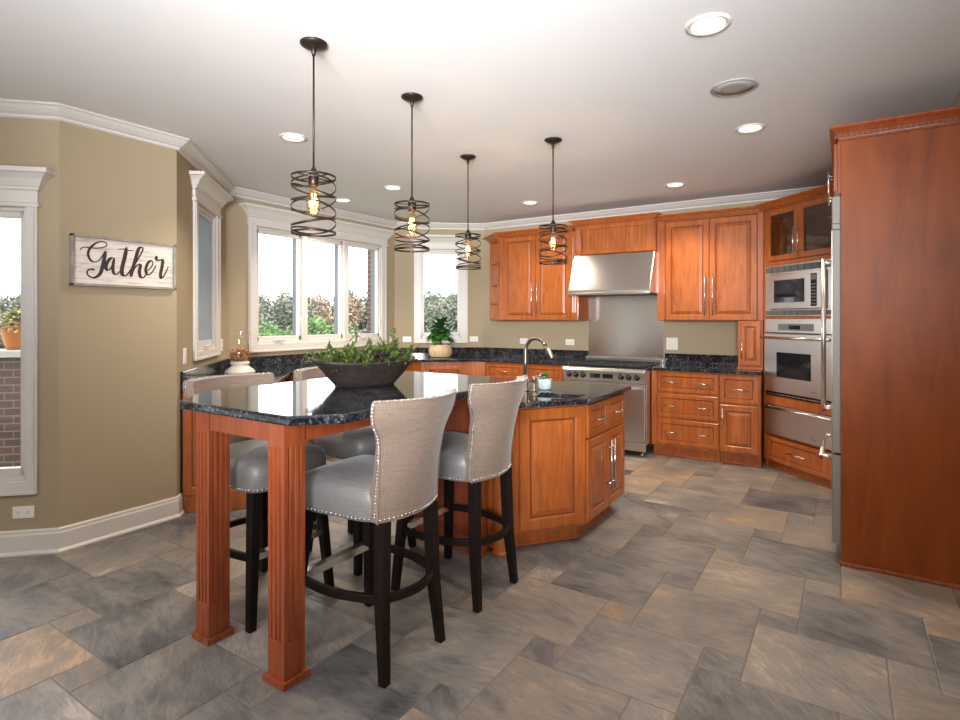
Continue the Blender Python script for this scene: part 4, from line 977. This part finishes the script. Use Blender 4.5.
def make_stool():
    r = thing('bar_stool', '', 'stool')
    o = seat_outline(); n = len(o); rings = [(o, .615), (o, .625), (seat_outline(grow=.004), .65), (seat_outline(grow=.006), .69), (seat_outline(grow=.0), .725), (seat_outline(grow=-.018), .748), (seat_outline(grow=-.06), .766), (seat_outline(grow=-.12), .776), (seat_outline(grow=-.18), .780)]
    m = MB(); vs = [(p[0], p[1], z) for R, z in rings for p in R]; fs = [(i * n + k, i * n + (k + 1) % n, (i + 1) * n + (k + 1) % n, (i + 1) * n + k) for i in range(len(rings) - 1) for k in range(n)]
    fs += [tuple(range(n))[::-1], tuple(range((len(rings) - 1) * n, len(rings) * n))]; m.add(vs, fs, True); st = m.build('seat', 'seat', r)
    st['label'] = 'taupe upholstered seat with a soft sheen'
    m = MB(); nv = 16; hs = []
    for i in range(len(HB) - 1):
        for q in range(3): hs.append(HB[i] + (HB[i + 1] - HB[i]) * q / 3)
    hs.append(HB[-1]); nh = len(hs); vs = []; fs = []
    for th in (0, 1):
        for h in hs:
            for k in range(nv + 1): vs.append(back_pt(h if not (th == 1 and h < .70) else h, -1 + 2 * k / nv, th))
    S = nv + 1; Q = nh * S
    for i in range(nh - 1):
        for k in range(nv):
            fs.append((i * S + k, i * S + k + 1, (i + 1) * S + k + 1, (i + 1) * S + k)); fs.append((Q + i * S + k, Q + (i + 1) * S + k, Q + (i + 1) * S + k + 1, Q + i * S + k + 1))
        for k in (0, nv): fs.append((i * S + k, (i + 1) * S + k, Q + (i + 1) * S + k, Q + i * S + k))
    for i in (0, nh - 1):
        for k in range(nv): fs.append((i * S + k, i * S + k + 1, Q + i * S + k + 1, Q + i * S + k))
    m.add(vs, fs, True); bk = m.build('backrest', 'linen', r, .010, 3)
    bk['label'] = 'curved oatmeal linen backrest with flared top'
    m = MB()
    for v in (-1, 1): m.tube([back_pt(h, v * 1.0, 0.0) + Vector((-.001, v * .001, 0)) for h in hs], .0038, 6)
    m.tube([back_pt(1.10, -1 + 2 * k / 20, 0) + Vector((-.001, 0, .0)) for k in range(21)], .0038, 6); m.build('piping', 'linen', bk)
    m = MB()
    for v in (-1, 1):
        for k in range(33):
            h = .64 + (1.09 - .64) * k / 32; p = back_pt(h, v, .22); m.ball((p.x, p.y + v * .0025, p.z), .0052, 6, 4)
    for k in range(21): p = back_pt(1.10, -.95 + 1.9 * k / 20, .22); m.ball((p.x, p.y, p.z + .002), .005, 6, 4)
    for k in range(21): p = back_pt(.632, -.97 + 1.94 * k / 20, 0); m.ball((p.x - .0035, p.y, p.z), .0052, 6, 4)
    m.build('nailhead_trim', 'nickel', bk)
    m = MB(); oo = seat_outline(6000, .006); acc = 0; last = None
    for p in oo:
        if p[0] < -.20: last = None; continue
        if last is None or (Vector(p) - Vector(last)).length > .0195: m.ball((p[0], p[1], .628), .0055, 6, 4); last = p
    m.build('nailhead_trim', 'nickel', st)
    for s in (-1, 1):
        m = MB(); m.bar((.195, s * .185, .6145), (.238, s * .232, .001), .025, .018); m.build('leg', 'espresso', r, .003)
        m = MB(); m.bar((-.205, s * .150, .6145), (-.212, s * .160, .30), .025, .023); m.bar((-.212, s * .160, .30), (-.240, s * .178, .001), .023, .0175); m.build('leg', 'espresso', r, .003)
    zf = .315; fa, fb = (.2165, .2085), (-.213, .1595)
    m = MB(); m.box(fa[0] - .015, fa[0] + .015, -fa[1] + .015, fa[1] - .015, zf - .018, zf + .014); fr_ = m.build('footrest', 'espresso', r, .003)
    m = MB(); m.box(fa[0] - .017, fa[0] + .018, -fa[1] + .022, fa[1] - .022, zf + .0145, zf + .018); m.box(fa[0] + .0155, fa[0] + .018, -fa[1] + .022, fa[1] - .022, zf - .012, zf + .018); m.box(fa[0] - .018, fa[0] - .0155, -fa[1] + .022, fa[1] - .022, zf - .016, zf + .018)
    kp = m.build('kick_plate', 'chrome', fr_); kp['label'] = 'polished metal kick plate'
    def curve(a, b, bulge, z):
        a = Vector(a); b = Vector(b); d = (b - a); nn_ = Vector((d.y, -d.x)).normalized(); out = []; 
        N = 12; L = []; 
        for q in (-1, 1):
            L.append([a + d * (i / N) + nn_ * (bulge * math.sin(math.pi * i / N) + q * .011) for i in range(N + 1)])
        m = MB(); m.prism([tuple(p) for p in L[0]] + [tuple(p) for p in L[1]][::-1], z - .017, z + .017); return m
    curve((fb[0] + .0, fb[1]), (fb[0], -fb[1]), .05, zf - .0).build('stretcher', 'espresso', r, .003)
    curve((fa[0], fa[1]), (fb[0], fb[1]), .04, zf).build('stretcher', 'espresso', r, .003)
    curve((fb[0], -fb[1]), (fa[0], -fa[1]), .04, zf).build('stretcher', 'espresso', r, .003)
    return r
st0 = make_stool()
for i, (X, Y, rz, lab) in enumerate(((-1.725, 1.782, 180, 'linen bar stool nearest the camera, its back to us at the right of the table'), (-1.725, 2.435, 180, 'linen bar stool at the right of the table, next to the island panel'),
                                     (-2.485, 1.785, 0, 'linen bar stool left of the table, behind the two fluted legs'), (-2.485, 2.45, 0, 'linen bar stool left of the table, farther one, mostly hidden behind the planter bowl'))):
    o = st0 if i == 0 else copy_tree(st0)
    o.location = (X, Y, 0); o.rotation_euler = (0, 0, math.radians(rz)); tag(o, lab, 'stool', 'stools around the bar table')

# ---------------------------------------------------------------- pendants, recessed lights, speaker
def make_pendant():
    r = thing('pendant_light', '', 'pendant lamp')
    MB().lathe([(.062, -.001), (.062, -.008), (.045, -.018), (.015, -.028), (.009, -.05), (.007, -.06)], 24).build('canopy', 'bronze', r)
    m = MB(); m.tube([(0, 0, -.05), (.0, 0, -.60)], .0045, 8); m.build('rod', 'bronze', r)
    m = MB(); m.lathe([(.006, -.575), (.014, -.59), (.024, -.61), (.024, -.655), (.019, -.665)], 16); m.build('socket', 'bronze', r)
    zt, zb = -.622, -.880; R0 = .1; N = 240; turns = 7; pts = []
    for k in range(N + 1):
        u = k / N; a = 2 * math.pi * turns * u; z = zt + (zb - zt) * u; tilt = .019 * math.sin(a + 5.1 * u * math.pi) * min(1, u * 8, (1 - u) * 8)
        pts.append((R0 * math.cos(a), R0 * math.sin(a), z + tilt))
    m = MB(); m.tube(pts, .004, 6, flat=(.0018, .0048))
    for z in (zt, zb): m.tube([(R0 * math.cos(a), R0 * math.sin(a), z) for a in [k * math.pi / 20 for k in range(40)]], .004, 6, closed=True, flat=(.002, .0055))
    sh = m.build('spiral_cage', 'bronze', r)
    m = MB(); m.tube([(-R0, 0, zt), (0, 0, zt), (R0, 0, zt)], .003, 6); m.tube([(0, -R0, zt), (0, 0, zt), (0, R0, zt)], .003, 6); m.build('spider', 'bronze', sh)
    m = MB(); m.lathe([(.013, -.660), (.016, -.675), (.024, -.70), (.031, -.735), (.032, -.765), (.027, -.785), (.015, -.798), (0, -.802)], 18, cap=False); b = m.build('bulb', 'bulb', r)
    m = MB(); pts = []
    for k in range(61): a = k * 2 * math.pi * 4 / 60; pts.append((.011 * math.cos(a / 4 * 1.0) * (1 if (k // 8) % 2 else .75), .011 * math.sin(a / 4), -.70 - .05 * (.5 - .5 * math.cos(a))))
    m.tube(pts, .0016, 5); m.build('filament', 'filament', b)
    return r
pd = make_pendant()
for i, (X, Y, lab) in enumerate(((-2.065, 1.755, 'spiral cage pendant nearest the camera, hung over the near end of the bar table'), (-2.087, 2.485, 'spiral cage pendant hung over the far end of the bar table, second from left'),
                                 (-2.485, 3.64, 'spiral cage pendant hung in front of the single far bay window'), (-1.744, 3.63, 'spiral cage pendant hung in front of the left wall cabinet doors'))):
    o = pd if i == 0 else copy_tree(pd)
    o.location = (X, Y, CEIL - .0); o.rotation_euler = (0, 0, .9 * i); tag(o, lab, 'pendant lamp', 'pendants over bar and island')
    l = bpy.data.lights.new('pendant_glow', 'POINT'); l.energy = 2.5; l.color = (1, .70, .40); l.shadow_soft_size = .03
    lo = bpy.data.objects.new('pendant_glow', l); lo.location = (0, 0, -.735); lo.parent = o; COL.objects.link(lo)
def make_can():
    r = thing('recessed_light', '', 'ceiling light')
    MB().lathe([(.093, -.0005), (.093, -.006), (.082, -.010), (.070, -.006), (.070, -.001)], 32).build('trim_ring', 'trim', r)
    MB().lathe([(.0, -.0035), (.070, -.0035), (.070, -.001)], 32, cap=False).build('lens', 'lens', r)
    return r
cn0 = make_can()
cans = [(-.498, 2.576, 'recessed ceiling light at top right, largest in view'), (-.533, 4.132, 'recessed ceiling light beyond the round speaker, near the fridge panel'), (-1.355, 5.478, 'recessed ceiling light in front of the right wall cabinet'),
        (-2.899, 5.455, 'recessed ceiling light in front of the left wall cabinet'), (-3.252, 2.581, 'recessed ceiling light left of the nearest pendant rod'), (-4.524, 4.242, 'recessed ceiling light close to the triple window'), (-3.686, 4.104, 'recessed ceiling light just left of the second pendant rod'),
        (-2.6, -.6, 'unseen recessed fill light added behind the camera, left'), (-.4, -.6, 'unseen recessed fill light added behind the camera, right')]  # last two are out of view, added as fill light
for i, (X, Y, lab) in enumerate(cans):
    o = cn0 if i == 0 else copy_tree(cn0)
    o.location = (X, Y, CEIL); tag(o, lab, 'ceiling light', 'recessed ceiling lights')
    if i == 3: continue   # dimmed: its lit lens alone
    l = bpy.data.lights.new('downlight', 'SPOT'); l.energy = {5: 75}.get(i, 46); l.color = (1, .85, .66); l.spot_size = math.radians(125); l.spot_blend = .7; l.shadow_soft_size = .06
    lo = bpy.data.objects.new('downlight', l); lo.location = (0, 0, -.02); lo.parent = o; COL.objects.link(lo)
SPK = thing('ceiling_speaker', 'round grey speaker grille in the ceiling', 'speaker', (-.513, 3.354, CEIL))
MB().lathe([(.122, -.0005), (.122, -.006), (.112, -.009), (.108, -.006)], 36).build('rim', 'speaker', SPK)
MB().lathe([(.108, -.003), (.108, -.0065), (.05, -.0075), (0, -.008)], 36).build('grille', 'speaker', SPK)

# ---------------------------------------------------------------- sign
G = thing('wall_sign', 'framed whitewashed sign reading Gather on the tan wall', 'sign', (-3.985, 1.50, 1.775), math.pi / 2)
SW, SH = .640, .318
m = MB()
for q in ((0, SW, -SH / 2, -SH / 2 + .016), (0, SW, SH / 2 - .016, SH / 2), (0, .016, -SH / 2, SH / 2), (SW - .016, SW, -SH / 2, SH / 2)): m.box(q[0], q[1], -.034, -.001, q[2], q[3])
m.build('frame', 'signframe', G, .002)
bd = MB().box(.014, SW - .014, -.016, -.002, -SH / 2 + .014, SH / 2 - .014).build('board', 'signboard', G)
STR = [([(158, 234), (163, 219), (188, 209), (232, 214), (290, 216), (345, 206), (358, 186), (335, 168), (290, 172), (245, 200), (217, 245), (222, 288), (252, 320), (292, 314), (322, 276), (345, 240)], 5.5),
       ([(348, 238), (338, 290), (326, 350), (305, 412), (262, 440), (222, 428), (207, 402), (218, 382), (245, 376), (264, 384)], 8),
       ([(412, 292), (388, 292), (360, 325), (350, 360), (362, 382), (384, 372), (404, 335), (416, 290)], 8), ([(414, 292), (404, 350), (408, 400), (428, 414), (452, 396), (470, 368)], 7),
       ([(508, 208), (492, 290), (472, 370), (474, 410), (494, 424), (520, 406), (548, 360)], 9), ([(438, 226), (480, 222), (520, 232), (566, 233)], 5),
       ([(530, 404), (575, 330), (612, 265), (632, 222), (618, 208), (596, 225), (574, 300), (548, 390), (540, 432)], 8), ([(542, 430), (565, 372), (596, 338), (612, 346), (604, 390), (612, 430), (636, 436), (662, 400)], 8),
       ([(658, 392), (690, 362), (706, 330), (692, 308), (668, 328), (652, 372), (660, 408), (684, 412), (712, 380), (732, 340)], 7),
       ([(736, 272), (732, 296), (752, 306), (780, 302), (776, 350), (764, 410), (770, 440), (794, 416), (824, 350)], 8)]
def sgn(x, y):
    u = (x - 80) / 795; u = u / (u + (1 - u) * (395 / 340.)) if 0 < u < 1 else u
    yt = 105 + (x - 80) / 795 * 83; ybm = 500 + (x - 80) / 795 * 28; v = (y - yt) / (ybm - yt)
    return (u * SW, SH / 2 - v * SH)
def smooth(pts, n=5):
    out = []
    for i in range(len(pts) - 1):
        p0 = pts[max(0, i - 1)]; p1 = pts[i]; p2 = pts[i + 1]; p3 = pts[min(len(pts) - 1, i + 2)]
        for k in range(n):
            t = k / n; out.append(tuple(.5 * (2 * b + (c - a) * t + (2 * a - 5 * b + 4 * c - d) * t * t + (3 * b - a - 3 * c + d) * t ** 3) for a, b, c, d in zip(p0, p1, p2, p3)))
    out.append(pts[-1]); return out
m = MB()
for pts, wd in STR:
    sp = smooth(pts); n = len(sp); rr = []
    pp = [(sgn(*p)[0], -.0185, sgn(*p)[1]) for p in sp]
    for i in range(n):
        j = min(n - 1, i + 1); i0 = max(0, i - 1); dy = sp[j][1] - sp[i0][1]; ln = math.hypot(sp[j][0] - sp[i0][0], dy) + 1e-6
        k = .55 + .75 * max(0, dy / ln); rr.append(wd * .00105 * k * min(1, .45 + i / 5, .45 + (n - 1 - i) / 5))
    o = len(m.v); m.tube(pp, rr, 8)
    for v in m.v[o:]: v.y = -.0185 + (v.y + .0185) * .35
m.build('lettering', 'ink', bd)

# ---------------------------------------------------------------- decor
B_ = thing('dough_bowl_planter', 'long dark carved wooden bowl of greenery on the bar table', 'planter', (-2.06, 2.085, 1.0705), math.atan2(.575, .22))
def boat(L, Wd, z, lift=0, n=40):
    out = []
    for k in range(n):
        a = 2 * math.pi * k / n; c, s = math.cos(a), math.sin(a); x = math.copysign(abs(c) ** .7, c) * L; y = math.copysign(abs(s) ** .8, s) * Wd; out.append((x, y, z + lift * (x / L) ** 2))
    return out
rings = [boat(.15, .075, .0), (boat(.16, .085, .012)), boat(.205, .112, .06), boat(.245, .132, .105, .010), boat(.270, .142, .116, .014), boat(.270, .142, .126, .014), boat(.243, .117, .122, .014), boat(.21, .10, .085)]
m = MB(); n = 40; m.add([p for R in rings for p in R], [(i * n + k, i * n + (k + 1) % n, (i + 1) * n + (k + 1) % n, (i + 1) * n + k) for i in range(len(rings) - 1) for k in range(n)] + [tuple(range(n))[::-1], tuple(range(7 * n, 8 * n))], True); m.build('bowl', 'bowl', B_)
rnd = random.Random(5)
m = MB(); ms = MB()
for k in range(150):
    bx = rnd.uniform(-.19, .19); by = rnd.uniform(-.07, .07); a = rnd.uniform(0, 2 * math.pi); lean = rnd.uniform(.3, 1.9); L = rnd.uniform(.09, .18)
    d = Vector((math.cos(a) * lean + bx * 1.2, math.sin(a) * lean, 1)).normalized(); p0 = Vector((bx, by, .09)); pts = [p0 + d * (L * q / 5) + Vector((0, 0, -.03 * (q / 5) ** 2 * lean)) for q in range(6)]
    ms.tube(pts, .0018, 5)
    for q in range(36):
        t = rnd.uniform(.15, 1.0); p = p0 + d * (L * t) + Vector((0, 0, -.03 * t * t * lean)); ld = (d * .9 + Vector((rnd.uniform(-1, 1), rnd.uniform(-1, 1), rnd.uniform(-.5, .8)))).normalized()
        leafq(m, p, ld, rnd.uniform(.022, .042), rnd.uniform(.004, .0075), .2, n=2)
m.build('foliage', 'herb', B_); ms.build('stems', 'stem', B_)
m = MB(); rnd = random.Random(8)
for k in range(60):
    a = rnd.uniform(0, 6.28); e = rnd.uniform(.1, 1.5); leafq(m, (.055, -.075, .135), (math.cos(a) * math.cos(e), math.sin(a) * math.cos(e), math.sin(e)), rnd.uniform(.04, .065), .018, .3, curl=.5)
kl = m.build('purple_foliage', 'kale', B_); kl['label'] = 'dark purple leaf rosette'
rnd = random.Random(3)
for bx, dx, hh in ((-.12, .10, .15), (.12, .06, .17), (.17, -.02, .16)):
    m = MB(); pts = [Vector((bx + dx * math.sin(q / 8 * 2.6) * .7, -.02 + .02 * q / 8, .11 + hh * math.sin(q / 8 * 2.2))) for q in range(9)]; m.tube(pts, .0045, 6)
    for q in range(26):
        p = pts[rnd.randint(2, 8)]; leafq(m, p, (rnd.uniform(-1, 1), rnd.uniform(-1, 1), rnd.uniform(-.3, 1)), .026, .004, .1, n=2)
    m.build('twig_sprig', 'herb', B_)

Hv = thing('hurricane_vase', 'clear glass hurricane on a cream pedestal in the bay corner', 'vase', (-4.67, 3.115, .9145))
MB().lathe([(.130, 0), (.132, .012), (.118, .03), (.085, .055), (.070, .07), (.082, .082), (.086, .098), (.075, .104), (0, .104)], 36).build('pedestal', 'ceramic', Hv)
MB().lathe([(.06, .106), (.090, .118), (.106, .16), (.104, .20), (.094, .25), (.090, .32), (.093, .385)], 36, cap=False).build('glass_cylinder', 'glass', Hv)
m = MB(); rnd = random.Random(4)
for k in range(210):
    a = rnd.uniform(0, 6.28); z = rnd.uniform(.128, .215); rr = (.082 if z > .145 else .062) * math.sqrt(rnd.random()); mt = Matrix.Translation((rr * math.cos(a), rr * math.sin(a), z)) @ Matrix.Rotation(rnd.uniform(0, 6), 4, 'X') @ Matrix.Rotation(rnd.uniform(0, 6), 4, 'Y')
    m.ball((0, 0, 0), rnd.uniform(.013, .021), 6, 4, (1, .7, .28), mt)
po = m.build('potpourri', 'chips'); po.location = (-4.67, 3.115, .9145); tag(po, 'brown dried potpourri pieces filling the glass hurricane', 'potpourri', kind='stuff')

FP = thing('potted_fiddle_leaf', 'leafy green plant in a woven basket below the far bay window', 'plant', (-4.42, 5.835, .9145))
MB().lathe([(.112, 0)] + [(.115 + .036 * math.sin(min(1, .2 + k / 20) * math.pi * .72) + (.005 if k % 2 else 0), .006 + k * .0076) for k in range(21)] + [(.126, .166), (.126, .14), (0, .14)], 40).build('basket_pot', 'basket', FP)
m = MB(); m.tube([(0, 0, .13), (.01, 0, .25), (-.005, .01, .42)], .010, 8); m.tube([(0, 0, .13), (-.02, .02, .24), (-.03, .03, .36)], .008, 8); m.build('stem', 'stem', FP)
rnd = random.Random(12); m = MB()
for k in range(44):
    z = .25 + .20 * (k / 43); a = k * 2.4; el = -.05 + .9 * (k / 43) ** 1.5 + rnd.uniform(-.2, .2); L = rnd.uniform(.15, .20)
    leafq(m, (0, 0, z), (math.cos(a) * math.cos(el), math.sin(a) * math.cos(el), math.sin(el)), L, L * .42, .3, n=6, curl=.3)
m.build('leaves', 'leaf', FP)

# ---------------------------------------------------------------- outdoors
struct(MB().box(-90, 40, -60, 90, -1.3, -.75).build('ground', 'grass'))
def shrub(name, label, loc, h, w, mat, n, seed, leaf=.16, cat='tree', trunk=True, group=None, twig=0, shape=1.0):
    r = thing(name, label, cat, loc, 0, group); rnd = random.Random(seed); m = MB()
    blobs = [((-.8 + 1.6 * ((k // 4) + rnd.random()) / 4) * w, rnd.uniform(-.7, .7) * w * .6, (.12 + .72 * ((k % 4) + rnd.uniform(.2, .95)) / 4) * h, rnd.uniform(.24, .36) * w) for k in range(16)]
    for k in range(n):
        b = rnd.choice(blobs); u = Vector((rnd.gauss(0, 1), rnd.gauss(0, 1), rnd.gauss(0, 1))).normalized() * b[3] * rnd.uniform(.55, 1.05); p = Vector((b[0], b[1], b[2])) + Vector((u.x, u.y, u.z * shape))
        if p.z < .02: p.z = .05
        a = Vector((rnd.uniform(-1, 1), rnd.uniform(-1, 1), rnd.uniform(-.6, 1))).normalized() * leaf * rnd.uniform(.6, 1.2); c = a.cross(Vector((rnd.uniform(-1, 1), rnd.uniform(-1, 1), rnd.uniform(-1, 1)))).normalized() * leaf * .3
        m.add([p - c * .3, p + a * .5 - c, p + a, p + a * .5 + c], [(0, 1, 2, 3)])
    m.build('foliage', mat, r)
    t = MB(); t.tube([(0, 0, 0), (.03, 0, h * .3), (0, .03, h * .7)], [w * .05, w * .04, w * .02], 7)
    for b in blobs[:6]: t.tube([(0, 0, h * .25), (b[0] * .6, b[1] * .6, b[2] * .8), (b[0], b[1], b[2] + b[3] * .4)], [w * .03, w * .02, w * .008], 5)
    for k in range(twig):
        b = rnd.choice(blobs); t.tube([(b[0], b[1], b[2]), (b[0] + rnd.uniform(-.3, .3) * w, b[1], b[2] + h * rnd.uniform(.25, .55))], [.016, .006], 4)
    t.build('branches', 'twig', r); return r
def bay(px, dist):
    """ground point seen through the bay at picture column px"""
    t = (px - 480) / 560; F = Vector((-math.sin(YAW), math.cos(YAW))); Rr = Vector((math.cos(YAW), math.sin(YAW))); d = (F + Rr * t) * dist; return (d.x, d.y, -.75)
for i, (px, dist, top, mt, tw, nm, lab) in enumerate((
        (254, 18, 299, 'hedge', 10, 'tree', 'grey-green tree seen through the left pane of the triple window'),
        (288, 23, 296, 'hedge', 14, 'tree', 'bushy tree at the right side of the left window pane'),
        (266, 9.6, 323, 'hedge_green', 0, 'shrub', 'low green shrub at the foot of the left window pane'),
        (322, 29, 299, 'hedge_rust', 16, 'tree', 'rusty-leaved tree seen through the middle pane of the triple window'),
        (322, 12.5, 322, 'hedge_green', 0, 'shrub', 'bright green shrub at the foot of the middle window pane'),
        (362, 35, 294, 'hedge', 34, 'tree', 'bare-twigged tree seen through the right pane of the triple window'),
        (424, 30, 299, 'hedge', 16, 'tree', 'grey-green tree at the left edge of the single far bay window'),
        (442, 37, 297, 'hedge', 16, 'tree', 'pale tree low in the middle of the single far bay window'),
        (461, 23, 284, 'hedge', 20, 'tree', 'taller tree at the right side of the single far bay window'),
        (0, 24, 296, 'hedge', 16, 'tree', 'dark tree behind the flower pot outside the patio window'),
        (-70, 31, 298, 'hedge', 10, 'tree', 'farther tree left of the patio window view'),
        )):
    h = (2.16 + (319 - top) / 560 * dist) / .93
    shrub(nm, lab, bay(px, dist), h, .062 * dist + .3, mt, 6500, 20 + i, .0075 * dist + .01, 'tree' if nm == 'tree' else 'shrub', twig=tw)
b3 = bay(356, 8.0); shrub('shrub', 'burgundy-leaved shrub low outside the right window pane', b3, 2.25, .36, 'burgundy', 2600, 77, .07, 'shrub')
# brick pier outside the triple window, brick parapet outside the patio window
pz = MB().box(-.2, .2, -.2, .2, -.75, 3.6).build('brick_pier', 'brick'); b3 = bay(386, 8.6); pz.location = (b3[0], b3[1], 0); pz.rotation_euler = (0, 0, .0); tag(pz, 'dark brick pier outside the right window pane', 'pier')
pw = thing('brick_parapet', 'dark brick parapet outside the patio window', 'wall', (0, 0, 0))
q = bay(30, 5.4); dirx = Vector((-1, -1)).normalized()
mt = Matrix.Translation((q[0], q[1], 0)) @ Matrix.Rotation(math.atan2(-1, -1), 4, 'Z')
m = MB(); m.box(-.3, 2.6, -.15, .15, -.75, 1.05, mt); m.build('brickwork', 'brick', pw)
m = MB(); m.box(-.34, 2.64, -.19, .19, 1.05, 1.115, mt); m.build('coping', 'cap_stone', pw, .006)
p = mt @ Vector((.13, 0, 1.116)); FPt = thing('flower_pot', 'orange flower pot with pale blooms on the brick parapet', 'flower pot', p)
MB().lathe([(.06, 0), (.09, .10), (.105, .20), (.112, .205), (.112, .225), (.10, .225), (.09, .19), (0, .19)], 24).build('pot', 'terracotta', FPt)
m = MB(); rnd = random.Random(2); ms = MB()
for k in range(260):
    a = rnd.uniform(0, 6.28); r = rnd.uniform(0, .22); pz_ = Vector((r * math.cos(a), r * math.sin(a), .23 + rnd.uniform(0, .16) - r * .35)); leafq(ms if k % 2 else m, pz_, (rnd.uniform(-1, 1), rnd.uniform(-1, 1), rnd.uniform(-.2, 1)), .05, .02, .2, n=2)
m.build('blooms', 'flower', FPt); ms.build('foliage', 'herb', FPt)
